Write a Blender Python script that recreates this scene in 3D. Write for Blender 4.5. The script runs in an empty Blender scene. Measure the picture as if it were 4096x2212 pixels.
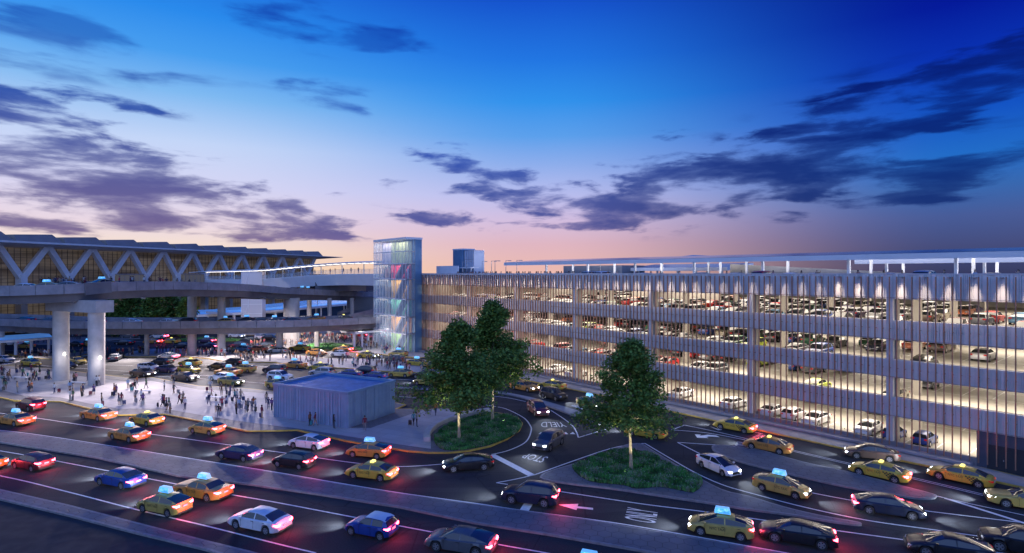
import bpy, bmesh, math, random
from mathutils import Vector, Matrix
random.seed(7)
R = math.radians
S = bpy.context.scene
COL = S.collection
# ---------------------------------------------------------------- camera
F = 2275.56; HY = 1092.0; CX = 2048.0; H = 19.0
cam = bpy.data.objects.new('camera', bpy.data.cameras.new('camera'))
COL.objects.link(cam); S.camera = cam
cam.location = (0, 0, H); cam.rotation_euler = (R(90), 0, 0)
cam.data.lens = 20; cam.data.sensor_width = 36; cam.data.sensor_fit = 'HORIZONTAL'
cam.data.shift_y = -(1106 - HY) / 4096
cam.data.clip_start = .5; cam.data.clip_end = 20000
S.cycles.use_denoising = True
S.cycles.max_bounces = 6; S.cycles.diffuse_bounces = 3; S.cycles.glossy_bounces = 3
S.cycles.transmission_bounces = 4; S.cycles.transparent_max_bounces = 12
S.cycles.sample_clamp_indirect = 3; S.cycles.sample_clamp_direct = 12
S.cycles.use_light_tree = True; S.cycles.caustics_reflective = False; S.cycles.caustics_refractive = False
S.view_settings.view_transform = 'Standard'; S.view_settings.look = 'None'
S.view_settings.exposure = 0; S.view_settings.gamma = 1

def srgb(r, g, b):
    f = lambda c: (c / 255 / 12.92) if c <= 10 else ((c / 255 + .055) / 1.055) ** 2.4
    return (f(r), f(g), f(b), 1)

class NT:
    """tiny helper to write node graphs"""
    def __init__(s, tree): s.t = tree; s.n = tree.nodes; s.l = tree.links
    def new(s, typ, **kw):
        n = s.n.new(typ)
        for k, v in kw.items(): setattr(n, k, v)
        return n
    def put(s, node, key, v):
        if v is None: return
        i = node.inputs[key]
        if hasattr(v, 'is_output') or isinstance(v, bpy.types.NodeSocket): s.l.new(v, i)
        else: i.default_value = v
    def m(s, op, a, b=None, c=None, clamp=False):
        n = s.new('ShaderNodeMath', operation=op); n.use_clamp = clamp
        s.put(n, 0, a); s.put(n, 1, b); s.put(n, 2, c); return n.outputs[0]
    def vm(s, op, a, b=None, out=0):
        n = s.new('ShaderNodeVectorMath', operation=op)
        s.put(n, 0, a); s.put(n, 1, b); return n.outputs[out]
    def mix(s, f, a, b, blend='MIX'):
        n = s.new('ShaderNodeMix', data_type='RGBA', blend_type=blend)
        s.put(n, 0, f); s.put(n, 6, a); s.put(n, 7, b); return n.outputs[2]
    def ramp(s, f, stops, interp='LINEAR'):
        n = s.new('ShaderNodeValToRGB'); s.put(n, 0, f); e = n.color_ramp.elements
        n.color_ramp.interpolation = interp
        while len(e) < len(stops): e.new(.5)
        for i, (p, c) in enumerate(stops):
            e[i].position = p; e[i].color = c if len(c) == 4 else (*c, 1)
        return n.outputs[0]
    def noise(s, v, scale, detail=3, rough=.5, dist=0, dim='3D'):
        n = s.new('ShaderNodeTexNoise', noise_dimensions=dim)
        s.put(n, 'Vector', v); n.inputs['Scale'].default_value = scale
        n.inputs['Detail'].default_value = detail; n.inputs['Roughness'].default_value = rough
        n.inputs['Distortion'].default_value = dist
        return n.outputs[0]
    def smooth(s, x, a, b, lo=0., hi=1.):
        n = s.new('ShaderNodeMapRange', interpolation_type='SMOOTHSTEP')
        s.put(n, 0, x); s.put(n, 1, a); s.put(n, 2, b); s.put(n, 3, lo); s.put(n, 4, hi); return n.outputs[0]

# ---------------------------------------------------------------- sky (dusk: the sun is just below the horizon at the left)
W = bpy.data.worlds.new('World'); S.world = W; W.use_nodes = True
def build_world():
    W.node_tree.nodes.clear(); g = NT(W.node_tree)
    tc = g.new('ShaderNodeTexCoord').outputs['Generated']
    sx = g.new('ShaderNodeSeparateXYZ'); g.put(sx, 0, tc); x, y, z = sx.outputs
    r = g.m('SQRT', g.m('ADD', g.m('MULTIPLY', x, x), g.m('MULTIPLY', y, y)))
    r = g.m('MAXIMUM', r, .001)
    u = g.m('DIVIDE', x, r); v = g.m('DIVIDE', z, r)      # azimuth sine, elevation tangent
    vv = g.m('MULTIPLY', g.m('MAXIMUM', v, 0.), 2.)          # 0..1 at v = .5
    L = [(0.0, srgb(252, 220, 178)), (.07, srgb(248, 226, 208)), (.15, srgb(234, 216, 228)), (.27, srgb(214, 214, 244)),
         (.40, srgb(196, 214, 248)), (.55, srgb(128, 186, 242)), (.67, srgb(72, 158, 240)), (.80, srgb(42, 138, 236)), (1., srgb(26, 100, 214))]
    M = [(0.0, srgb(236, 186, 174)), (.10, srgb(224, 182, 194)), (.18, srgb(212, 190, 222)), (.27, srgb(186, 190, 238)), (.38, srgb(142, 174, 236)),
         (.48, srgb(92, 160, 236)), (.60, srgb(50, 146, 236)), (.75, srgb(34, 118, 226)), (1., srgb(18, 72, 200))]
    Q = [(0.0, srgb(56, 60, 96)), (.08, srgb(70, 78, 126)), (.16, srgb(72, 92, 152)), (.24, srgb(56, 104, 176)), (.33, srgb(34, 108, 200)),
         (.45, srgb(20, 84, 196)), (.60, srgb(10, 50, 178)), (.75, srgb(5, 26, 154)), (1., srgb(3, 10, 125))]
    cl, cm, cr = (g.ramp(vv, s) for s in (L, M, Q))
    sky = g.mix(g.smooth(u, -.52, .06), cl, cm)
    # the pink band fades into grey violet towards the right
    sky = g.mix(g.smooth(u, .05, .62), sky, cr)
    # clouds: stratus shapes, placed by soft ellipses on the dome
    uv = g.new('ShaderNodeCombineXYZ'); g.put(uv, 0, u); g.put(uv, 1, v)
    def pix(px, py):                                          # where a direction lies on the dome
        dx = (px - CX) / F; s = math.sqrt(1 + dx * dx); return dx / s, (HY - py) / F / s
    def ell(px, py, wx, wy, ang=0, amp=1.):
        a, b = pix(px, py); sc = F * 1.15
        du = g.m('SUBTRACT', u, a); dv = g.m('SUBTRACT', v, b)
        c_, s_ = math.cos(R(ang)), math.sin(R(ang))
        p = g.m('ADD', g.m('MULTIPLY', du, c_ * sc / wx), g.m('MULTIPLY', dv, s_ * sc / wx))
        q = g.m('ADD', g.m('MULTIPLY', du, -s_ * sc / wy), g.m('MULTIPLY', dv, c_ * sc / wy))
        d = g.m('ADD', g.m('MULTIPLY', p, p), g.m('MULTIPLY', q, q))
        return g.m('MULTIPLY', g.m('EXPONENT', g.m('MULTIPLY', d, -1.)), amp)
    def total(lst):
        t = ell(*lst[0])
        for e in lst[1:]: t = g.m('ADD', t, ell(*e))
        return t
    sharp = total([(120, 660, 520, 130, -6), (420, 700, 430, 75, -12), (250, 840, 520, 75, -2), (1010, 790, 330, 62, -16), (620, 880, 400, 34, -3),
                   (930, 925, 260, 22, -2), (1330, 890, 260, 26, 0, .8), (130, 425, 250, 42, -12, .9), (430, 388, 170, 34, -6, .9), (60, 490, 120, 26, 0, .7),
                   (1940, 690, 300, 90, -14), (2200, 800, 330, 66, -4), (2540, 680, 150, 52, 0, .9), (2800, 750, 480, 88, 12), (3050, 640, 460, 120, 22),
                   (3500, 470, 520, 100, 22), (3900, 330, 420, 90, 20), (2600, 850, 260, 34, 2, .9), (1790, 878, 210, 34, -6), (2250, 905, 270, 20, -2),
                   (3100, 745, 330, 40, 9, .8), (3600, 690, 420, 60, 8, .75), (3950, 640, 300, 40, 10, .6), (3480, 820, 240, 30, 7, .85), (2650, 548, 110, 28, 10, .7),
                   (1350, 775, 70, 22, 0, .6), (1580, 728, 80, 24, -6, .7), (3850, 740, 300, 40, 8, .6)])
    soft = total([(170, 110, 190, 80, 0), (100, 210, 200, 70, 0), (430, 235, 300, 62, -8), (1220, 90, 380, 100, 0), (1430, 150, 260, 60, -8, .9),
                  (1240, 350, 200, 55, -12, .9), (1430, 410, 120, 50, 0, .7), (3300, 360, 300, 60, 20, .4)])
    mp = g.new('ShaderNodeMapping'); g.put(mp, 0, uv.outputs[0]); mp.inputs['Scale'].default_value = (1, 3.5, 1)
    n1 = g.noise(mp.outputs[0], 7.8, 8, .56, .2)
    n2 = g.noise(mp.outputs[0], 7.0, 5, .52, .2)
    d1 = g.smooth(g.m('ADD', g.m('MULTIPLY', g.m('SUBTRACT', n1, .5), 5.0), g.m('MINIMUM', g.m('MULTIPLY', sharp, .98), g.smooth(u, -.05, .25, .86, .98))), .34, 1.02)
    d1 = g.m('MULTIPLY', d1, g.smooth(sharp, .02, .3))
    d2 = g.smooth(g.m('ADD', g.m('MULTIPLY', g.m('SUBTRACT', n2, .5), 4.2), g.m('MINIMUM', soft, .75)), .35, 1.2, 0., .85)
    d2 = g.m('MULTIPLY', d2, g.smooth(soft, .02, .45))
    ccL = g.ramp(vv, [(0., srgb(150, 118, 146)), (.14, srgb(98, 84, 140)), (.3, srgb(66, 74, 146)), (.5, srgb(28, 72, 168)), (.8, srgb(22, 76, 182))])
    ccM = g.ramp(vv, [(0., srgb(140, 110, 160)), (.14, srgb(66, 76, 150)), (.3, srgb(46, 72, 156)), (.5, srgb(22, 72, 186)), (.9, srgb(12, 48, 160))])
    ccR = g.ramp(vv, [(0., srgb(36, 44, 86)), (.14, srgb(24, 48, 112)), (.3, srgb(12, 42, 118)), (.5, srgb(7, 28, 112)), (.9, srgb(4, 16, 90))])
    cc = g.mix(g.smooth(u, -.5, -.1), ccL, ccM); cc = g.mix(g.smooth(u, 0., .45), cc, ccR)
    # billow shading inside the clouds
    cc = g.mix(g.smooth(n1, .42, .64, .30, 0.), cc, sky)
    sky = g.mix(d2, sky, cc); sky = g.mix(g.m('MULTIPLY', d1, .93), sky, cc)
    # behind the camera: sky brightened to light the facades; overhead: deep dusk blue
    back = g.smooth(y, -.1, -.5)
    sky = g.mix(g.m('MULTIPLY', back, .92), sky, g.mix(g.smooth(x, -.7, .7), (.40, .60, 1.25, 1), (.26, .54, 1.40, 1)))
    sky = g.mix(g.smooth(v, .7, 2.2), sky, (.02, .085, .55, 1))
    sky = g.mix(g.smooth(v, 0., -.02), sky, srgb(20, 22, 40))
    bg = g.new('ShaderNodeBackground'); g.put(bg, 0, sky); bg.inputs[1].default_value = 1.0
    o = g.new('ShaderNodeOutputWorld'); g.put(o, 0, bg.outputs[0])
build_world()
W.cycles.sampling_method = 'AUTOMATIC'
# last glow of the sunk sun from the left behind the terminal
sun = bpy.data.objects.new('sun', bpy.data.lights.new('sun', 'SUN')); COL.objects.link(sun)
sun.data.energy = .06; sun.data.angle = R(12); sun.data.color = (1, .62, .5)
sun.rotation_euler = (R(84), 0, R(-140 + 180 + 0))

# ---------------------------------------------------------------- helpers
def gp(px, py, z=0.):
    """pixel of the photograph -> point on the level z"""
    Y = F * (H - z) / (py - HY); return Vector(((px - CX) / F * Y, Y, z))
def at(px, py, Y):
    """pixel at depth Y -> point"""
    return Vector(((px - CX) / F * Y, Y, H - (py - HY) / F * Y))
cA = lambda x, y: (x * .5478, 1450 + y * .5478)
cB = lambda x, y: (1000 + x * .5478, 1450 + y * .5478)
cC = lambda x, y: (1900 + x * .5478, 1450 + y * .5478)
cD = lambda x, y: (2996 + x * .5478, 1450 + y * .5478)
k1 = lambda x, y: (x * .43137, 900 + y * .43137)
k2 = lambda x, y: (800 + x * .43137, 900 + y * .43137)

class MB:
    def __init__(s): s.v = []; s.f = []; s.m = []
    def add(s, vs, fs, mi=0):
        b = len(s.v); s.v += [tuple(v) for v in vs]
        for f in fs: s.f.append(tuple(b + i for i in f)); s.m.append(mi)
    def box(s, c, d, rz=0, mi=0, rx=0, ry=0):
        hx, hy, hz = d[0] / 2, d[1] / 2, d[2] / 2
        M = Matrix.Rotation(rz, 3, 'Z') @ Matrix.Rotation(ry, 3, 'Y') @ Matrix.Rotation(rx, 3, 'X'); c = Vector(c)
        vs = [c + M @ Vector((a * hx, b * hy, e * hz)) for a in (-1, 1) for b in (-1, 1) for e in (-1, 1)]
        s.add(vs, [(0, 1, 3, 2), (4, 6, 7, 5), (0, 4, 5, 1), (2, 3, 7, 6), (0, 2, 6, 4), (1, 5, 7, 3)], mi)
    def b3(s, x0, x1, y0, y1, z0, z1, mi=0):
        s.box(((x0 + x1) / 2, (y0 + y1) / 2, (z0 + z1) / 2), (abs(x1 - x0), abs(y1 - y0), abs(z1 - z0)), 0, mi)
    def prism(s, pts, z0, z1, mi=0, top=None, bottom=True):
        n = len(pts); a = sum(pts[i][0] * pts[(i + 1) % n][1] - pts[(i + 1) % n][0] * pts[i][1] for i in range(n))
        if a < 0: pts = pts[::-1]
        vs = [(p[0], p[1], z0) for p in pts] + [(p[0], p[1], z1) for p in pts]
        s.add(vs, [(i, (i + 1) % n, n + (i + 1) % n, n + i) for i in range(n)], mi)
        b = len(s.v) - 2 * n
        s.f.append(tuple(b + n + i for i in range(n))); s.m.append(mi if top is None else top)
        if bottom: s.f.append(tuple(b + i for i in reversed(range(n)))); s.m.append(mi)
    def tube(s, pts, r, n=8, mi=0, cap=True):
        pts = [Vector(p) for p in pts]; rs = r if isinstance(r, (list, tuple)) else [r] * len(pts)
        vs = []
        for i, p in enumerate(pts):
            d = (pts[min(i + 1, len(pts) - 1)] - pts[max(i - 1, 0)]).normalized()
            a = d.cross(Vector((0, 0, 1)));
            if a.length < .05: a = d.cross(Vector((0, 1, 0)))
            a.normalize(); b = d.cross(a)
            for k in range(n):
                t = 2 * math.pi * k / n; vs.append(p + (a * math.cos(t) + b * math.sin(t)) * rs[i])
        fs = [(i * n + k, i * n + (k + 1) % n, (i + 1) * n + (k + 1) % n, (i + 1) * n + k) for i in range(len(pts) - 1) for k in range(n)]
        if cap: fs += [tuple(range(n)), tuple(reversed(range((len(pts) - 1) * n, len(pts) * n)))]
        s.add(vs, fs, mi)
    def bar(s, a, b, w, h, mi=0):
        """box beam from a to b, w across, h vertical-ish"""
        a = Vector(a); b = Vector(b); d = (b - a).normalized()
        x = d.cross(Vector((0, 0, 1)));
        if x.length < .05: x = Vector((1, 0, 0))
        x.normalize(); y = x.cross(d)
        vs = [p + x * (i * w / 2) + y * (j * h / 2) for p in (a, b) for i, j in ((-1, -1), (1, -1), (1, 1), (-1, 1))]
        s.add(vs, [(0, 1, 2, 3), (7, 6, 5, 4), (0, 4, 5, 1), (1, 5, 6, 2), (2, 6, 7, 3), (3, 7, 4, 0)], mi)
    def ribbon(s, pts, w, z=None, mi=0, off=0.):
        """flat strip of width w along pts"""
        P = [Vector((p[0], p[1])) for p in pts]; n = len(P); L = []; Rr = []
        for i in range(n):
            d = P[min(i + 1, n - 1)] - P[max(i - 1, 0)]; d.normalize(); q = Vector((-d.y, d.x))
            zz = z if z is not None else pts[i][2]
            L.append((*(P[i] + q * (off + w / 2)), zz)); Rr.append((*(P[i] + q * (off - w / 2)), zz))
        s.add(L + Rr, [(i, n + i, n + i + 1, i + 1) for i in range(n - 1)], mi)
    def sweep(s, pts, prof, mi=0, cap=True):
        """profile of (side, z) swept along a plan path; pts are 3D"""
        n = len(pts); k = len(prof); vs = []
        for i in range(n):
            p = Vector(pts[i]); d = Vector(pts[min(i + 1, n - 1)]) - Vector(pts[max(i - 1, 0)]); d.z = 0; d.normalize()
            q = Vector((-d.y, d.x, 0))
            for a, b in prof: vs.append(p + q * a + Vector((0, 0, b)))
        fs = [(i * k + j, i * k + (j + 1) % k, (i + 1) * k + (j + 1) % k, (i + 1) * k + j) for i in range(n - 1) for j in range(k)]
        if cap: fs += [tuple(reversed(range(k))), tuple(range((n - 1) * k, n * k))]
        s.add(vs, fs, mi)
    def build(s, name, mats, parent=None, off=None, smooth=None, fixn=True):
        me = bpy.data.meshes.new(name)
        vs = s.v if off is None else [(v[0] - off[0], v[1] - off[1], v[2] - off[2]) for v in s.v]
        me.from_pydata(vs, [], s.f); me.update()
        if not isinstance(mats, (list, tuple)): mats = [mats]
        for m in mats: me.materials.append(m)
        if len(mats) > 1: me.polygons.foreach_set('material_index', s.m)
        if fixn:
            bm = bmesh.new(); bm.from_mesh(me); bmesh.ops.recalc_face_normals(bm, faces=bm.faces); bm.to_mesh(me); bm.free()
        if smooth is not None:
            me.polygons.foreach_set('use_smooth', [True] * len(me.polygons))
            if smooth < 180: me.set_sharp_from_angle(angle=R(smooth))
        o = bpy.data.objects.new(name, me); COL.objects.link(o)
        if parent: o.parent = parent
        return o
LABELS = {}
def tag(o, label, cat, group=None, kind=None):
    if label:
        o['label'] = label; LABELS[label] = LABELS.get(label, 0) + 1
    if cat: o['category'] = cat
    if group: o['group'] = group
    if kind: o['kind'] = kind
    return o
def thing(name, label, cat, loc=(0, 0, 0), rz=0, group=None):
    o = bpy.data.objects.new(name, None); COL.objects.link(o); o.location = loc; o.rotation_euler = (0, 0, rz)
    o.empty_display_size = .3
    return tag(o, label, cat, group)
def struct(name, mb, mat, **k):
    o = mb.build(name, mat, **k); o['kind'] = 'structure'; return o
def dup(root, loc, rz, label=None, group=None, swap=None):
    """a thing with copies of its parts and sub-parts; swap replaces materials"""
    def cp(o, par):
        c = o.copy(); COL.objects.link(c)
        if par: c.parent = par
        if swap and o.type == 'MESH':
            for i, sl in enumerate(o.material_slots):
                nm = sl.material
                if nm and nm.name in swap: c.material_slots[i].link = 'OBJECT'; c.material_slots[i].material = swap[nm.name]
        for ch in o.children: cp(ch, c)
        return c
    r = cp(root, None); r.location = loc; r.rotation_euler = (0, 0, rz)
    if label: r['label'] = label; LABELS[label] = LABELS.get(label, 0) + 1
    if group: r['group'] = group
    return r

# ---------------------------------------------------------------- materials
MAT = {}
def mat(name, col, rough=.6, metal=0., emit=None, es=0., bump=None, var=None, spec=None, coat=0., trans=0., alpha=1.):
    """procedural principled; var=(scale, amount) mottles the colour, bump=(scale, strength)"""
    if name in MAT: return MAT[name]
    m = bpy.data.materials.new(name); m.use_nodes = True; MAT[name] = m
    g = NT(m.node_tree); b = g.n['Principled BSDF']
    if len(col) == 3: col = (*col, 1)
    b.inputs['Base Color'].default_value = col; b.inputs['Roughness'].default_value = rough; b.inputs['Metallic'].default_value = metal
    if coat: b.inputs['Coat Weight'].default_value = coat; b.inputs['Coat Roughness'].default_value = .05
    if trans: b.inputs['Transmission Weight'].default_value = trans; b.inputs['IOR'].default_value = 1.1
    if alpha < 1: b.inputs['Alpha'].default_value = alpha
    if spec is not None: b.inputs['Specular IOR Level'].default_value = spec
    if emit: b.inputs['Emission Color'].default_value = (*emit[:3], 1); b.inputs['Emission Strength'].default_value = es
    tc = None
    if var or bump: tc = g.new('ShaderNodeTexCoord').outputs['Object']
    if var:
        n = g.noise(tc, var[0], 5, .6); lo = tuple(c * (1 - var[1]) for c in col[:3]) + (1,); hi = tuple(min(1, c * (1 + var[1])) for c in col[:3]) + (1,)
        g.put(b, 'Base Color', g.ramp(n, [(.3, lo), (.7, hi)]))
        n3 = g.noise(tc, var[0] * 3.1, 3, .5); g.put(b, 'Roughness', g.smooth(n3, .3, .7, max(.05, rough - .1), min(1, rough + .1)))
    if bump:
        bn = g.new('ShaderNodeBump'); bn.inputs['Strength'].default_value = bump[1]; bn.inputs['Distance'].default_value = .05
        g.put(bn, 'Height', g.noise(tc, bump[0], 4, .6)); g.put(b, 'Normal', bn.outputs[0])
    return m
def worldpos(g): return g.new('ShaderNodeNewGeometry').outputs['Position']
def m_asphalt():
    m = mat('asphalt', (.045, .047, .055), .9, spec=.2); g = NT(m.node_tree); b = g.n['Principled BSDF']; p = worldpos(g)
    n = g.noise(p, .12, 5, .65, .3); fine = g.noise(p, 9., 4, .7); streak = g.new('ShaderNodeMapping'); g.put(streak, 0, p)
    streak.inputs['Rotation'].default_value = (0, 0, R(21)); streak.inputs['Scale'].default_value = (.05, 1.1, 1)
    st = g.noise(streak.outputs[0], 1., 3, .5)
    c = g.ramp(n, [(.3, (.015, .018, .024)), (.55, (.026, .029, .037)), (.75, (.044, .047, .055))])
    c = g.mix(g.smooth(st, .4, .7, 0., .45), c, (.03, .03, .036, 1)); c = g.mix(g.smooth(fine, .35, .75, 0., .35), c, (.085, .085, .09, 1))
    vc = g.new('ShaderNodeTexVoronoi'); g.put(vc, 'Vector', streak.outputs[0]); vc.inputs['Scale'].default_value = .7; sv = g.new('ShaderNodeSeparateXYZ'); g.put(sv, 0, vc.outputs['Color'])
    c = g.mix(g.smooth(sv.outputs[0], .3, 1., 0., .38), c, (.058, .06, .066, 1)); oil = g.noise(p, .55, 4, .6, .5); c = g.mix(g.smooth(oil, .62, .72, 0., .55), c, (.012, .012, .014, 1))
    # repair patches and cracks
    vo = g.new('ShaderNodeTexVoronoi', feature='DISTANCE_TO_EDGE'); g.put(vo, 'Vector', p); vo.inputs['Scale'].default_value = .16
    c = g.mix(g.smooth(vo.outputs[0], .0, .012, .6, 0.), c, (.015, .015, .018, 1))
    g.put(b, 'Base Color', c); g.put(b, 'Roughness', g.smooth(n, .3, .7, .8, .95))
    bn = g.new('ShaderNodeBump'); bn.inputs['Strength'].default_value = .35; bn.inputs['Distance'].default_value = .02
    g.put(bn, 'Height', fine); g.put(b, 'Normal', bn.outputs[0]); return m
def m_hex(name='hex_pavers', size=1.0, base=(.13, .142, .165)):
    m = mat(name, base, .7); g = NT(m.node_tree); b = g.n['Principled BSDF']; p = worldpos(g)
    mp = g.new('ShaderNodeMapping'); g.put(mp, 0, p); mp.inputs['Rotation'].default_value = (0, 0, R(12)); mp.inputs['Scale'].default_value = (1 / size,) * 3
    flat = g.vm('MULTIPLY', mp.outputs[0], (1, 1, 0)); r = (1, 1.7320508, 1); h = (.5, .8660254, 0.)
    a = g.vm('SUBTRACT', g.vm('MODULO', g.vm('ADD', flat, (1000, 1732.0508, 0)), r), h)
    c = g.vm('SUBTRACT', g.vm('MODULO', g.vm('ADD', flat, (1000.5, 1732.0508 + .8660254, 0)), r), h)
    da = g.vm('DOT_PRODUCT', a, a, 1); dc = g.vm('DOT_PRODUCT', c, c, 1); sel = g.m('LESS_THAN', da, dc)
    mx = g.new('ShaderNodeMix', data_type='VECTOR'); g.put(mx, 0, sel); g.put(mx, 4, c); g.put(mx, 5, a); gv = mx.outputs[1]
    ab = g.vm('ABSOLUTE', gv); e1 = g.vm('DOT_PRODUCT', ab, (.5, .8660254, 0), 1); sp = g.new('ShaderNodeSeparateXYZ'); g.put(sp, 0, ab)
    e = g.m('SUBTRACT', .5, g.m('MAXIMUM', e1, sp.outputs[0]))
    cell = g.vm('SUBTRACT', flat, gv); wn = g.new('ShaderNodeTexWhiteNoise', noise_dimensions='3D'); g.put(wn, 'Vector', g.vm('SNAP', g.vm('ADD', cell, (.1, .1, 0)), (.25, .4330127, 1)))
    n = g.noise(p, .5, 5, .6)
    col = g.ramp(n, [(.3, tuple(x * .8 for x in base)), (.7, tuple(x * 1.2 for x in base))])
    col = g.mix(g.m('MULTIPLY', wn.outputs[0], .22), col, tuple(x * .6 for x in base) + (1,))
    joint = g.smooth(e, .012, .03, 1., 0.)
    col = g.mix(joint, col, (.05, .05, .06, 1)); g.put(b, 'Base Color', col)
    bn = g.new('ShaderNodeBump'); bn.inputs['Strength'].default_value = .5; bn.inputs['Distance'].default_value = .02
    g.put(bn, 'Height', g.m('SUBTRACT', g.m('MULTIPLY', n, .3), joint)); g.put(b, 'Normal', bn.outputs[0]); return m
def m_slab(name, base, w=3., rot=0., joint=.02):
    """cast concrete with saw joints"""
    m = mat(name, base, .7); g = NT(m.node_tree); b = g.n['Principled BSDF']; p = worldpos(g)
    mp = g.new('ShaderNodeMapping'); g.put(mp, 0, p); mp.inputs['Rotation'].default_value = (0, 0, R(rot))
    br = g.new('ShaderNodeTexBrick'); g.put(br, 'Vector', mp.outputs[0]); br.offset = 0.5; br.inputs['Scale'].default_value = 1
    br.inputs['Brick Width'].default_value = w; br.inputs['Row Height'].default_value = w * .5; br.inputs['Mortar Size'].default_value = joint
    br.inputs['Color1'].default_value = (*[x * .9 for x in base], 1); br.inputs['Color2'].default_value = (*[min(1, x * 1.1) for x in base], 1)
    br.inputs['Mortar'].default_value = (*[x * .5 for x in base], 1)
    n = g.noise(p, .35, 6, .65, .2); st = g.noise(p, 2.2, 4, .7)
    c = g.mix(g.smooth(n, .35, .7, 0., .4), br.outputs[0], tuple(x * .72 for x in base) + (1,))
    c = g.mix(g.smooth(st, .6, .75, 0., .22), c, tuple(x * .55 for x in base) + (1,))
    g.put(b, 'Base Color', c)
    bn = g.new('ShaderNodeBump'); bn.inputs['Strength'].default_value = .25; bn.inputs['Distance'].default_value = .02
    g.put(bn, 'Height', st); g.put(b, 'Normal', bn.outputs[0]); return m
M_ASPH = m_asphalt(); M_HEX = m_hex()
M_PLAZA = m_slab('plaza_concrete', (.42, .40, .40), 3.2, 27); M_PLAZA2 = m_slab('edge_pavers', (.16, .16, .175), .9, 27, .03)
M_KERB = mat('kerb_stone', (.22, .22, .23), .7, var=(2, .25)); M_YEL = mat('yellow_kerb_paint', (.55, .36, .06), .6, var=(1.5, .25))
M_LINE = mat('road_paint', (.78, .78, .78), .55, var=(3., .14)); M_YLINE = mat('yellow_road_paint', (.62, .46, .10), .6, var=(3., .2))
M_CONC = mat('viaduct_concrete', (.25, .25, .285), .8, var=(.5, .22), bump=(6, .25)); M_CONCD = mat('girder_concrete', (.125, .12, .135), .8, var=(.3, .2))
M_CONCL = mat('column_concrete', (.45, .43, .42), .8, var=(.7, .15), bump=(8, .3))
M_GCONC = mat('garage_concrete', (.40, .375, .34), .75, var=(.25, .14)); M_GFLOOR = mat('garage_floor', (.42, .40, .36), .55, var=(.18, .22))
M_METAL = mat('ribbed_metal', (.62, .67, .74), .5, .2, var=(.6, .1)); M_METALB = mat('blue_metal', (.16, .30, .46), .45, .3, var=(.5, .12))
M_FIN = mat('copper_fin', (.33, .19, .14), .42, .45, var=(1.2, .2)); M_WHITE = mat('white_steel', (.74, .76, .80), .45, var=(.4, .05))
M_GREY = mat('grey_steel', (.32, .33, .36), .45, .4, var=(1, .1)); M_DARK = mat('dark_metal', (.03, .032, .04), .5, var=(1, .2))
M_SOLAR = mat('solar_panel', (.03, .09, .30), .18, .1, coat=.6)
M_GLASS = mat('clear_glass', (.62, .80, .95), .03, 0, alpha=.20, spec=.7); M_GRASS = mat('grass_blade', (.045, .10, .03), .6, var=(.8, .45))
M_SOIL = mat('planting_soil', (.03, .035, .02), .95, var=(1., .4))
# ================================================================ ground, roads, plaza
KZ = .15
def smoothpoly(pts, n=4, closed=True):
    """Catmull-Rom through the points"""
    P = [Vector(p[:2]) for p in pts]; out = []; N = len(P)
    rng = range(N) if closed else range(N - 1)
    for i in rng:
        g_ = lambda k: P[k % N] if closed else P[max(0, min(N - 1, k))]
        a, b, c, d = g_(i - 1), g_(i), g_(i + 1), g_(i + 2)
        for k in range(n):
            t = k / n; out.append(.5 * ((2 * b) + (c - a) * t + (2 * a - 5 * b + 4 * c - d) * t * t + (3 * b - a - 3 * c + d) * t ** 3))
    if not closed: out.append(P[-1])
    return out
def G(crop, pts, z=0.): return [gp(*crop(*p), z) for p in pts]
def inset(pts, d):
    n = len(pts); a = sum(pts[i][0] * pts[(i + 1) % n][1] - pts[(i + 1) % n][0] * pts[i][1] for i in range(n)); s = 1 if a > 0 else -1
    out = []
    for i in range(n):
        p = Vector(pts[i][:2]); e1 = (p - Vector(pts[i - 1][:2])); e2 = (Vector(pts[(i + 1) % n][:2]) - p)
        if e1.length < 1e-6 or e2.length < 1e-6: out.append(p); continue
        n1 = Vector((-e1.y, e1.x)).normalized(); n2 = Vector((-e2.y, e2.x)).normalized(); q = (n1 + n2)
        if q.length < .3: q = n1
        q.normalize(); out.append(p + q * s * d / max(.5, q.dot(n1)))
    return out
m = MB(); m.add([(-6000, -600, 0), (6000, -600, 0), (6000, 9000, 0), (-6000, 9000, 0)], [(0, 1, 2, 3)])
struct('ground', m, M_ASPH)

def island(name, pts, top, kerb=M_KERB, zt=KZ, kw=.2):
    pts = [Vector(p[:2]) for p in pts]; ins = inset(pts, kw)
    k = MB(); k.prism([tuple(p) for p in pts], -.05, zt, bottom=False); struct(name + '_kerb', k, kerb)
    t = MB(); t.prism([tuple(p) for p in ins], zt - .02, zt + .006, bottom=False); return struct(name, t, top)
# pavement in the lower left corner
top = G(cA, [(-900, 745), (-400, 850), (0, 935), (500, 1050), (1000, 1180), (1500, 1310), (1830, 1391), (2600, 1600)])
bot = G(cA, [(2300, 1640), (1500, 1378), (1000, 1258), (500, 1128), (0, 1008), (-400, 920), (-900, 810)])
island('pavement', top + bot, M_HEX)
low = G(cA, [(-900, 812), (-400, 922), (0, 1010), (500, 1130), (1000, 1260), (1500, 1380), (2300, 1642), (2300, 2600), (-900, 2600)])
m = MB(); m.add([(p.x, p.y, .01) for p in low], [tuple(range(len(low)))])
struct('forecourt', m, mat('dark_forecourt', (.016, .02, .03), .95, var=(.3, .2)))
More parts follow.
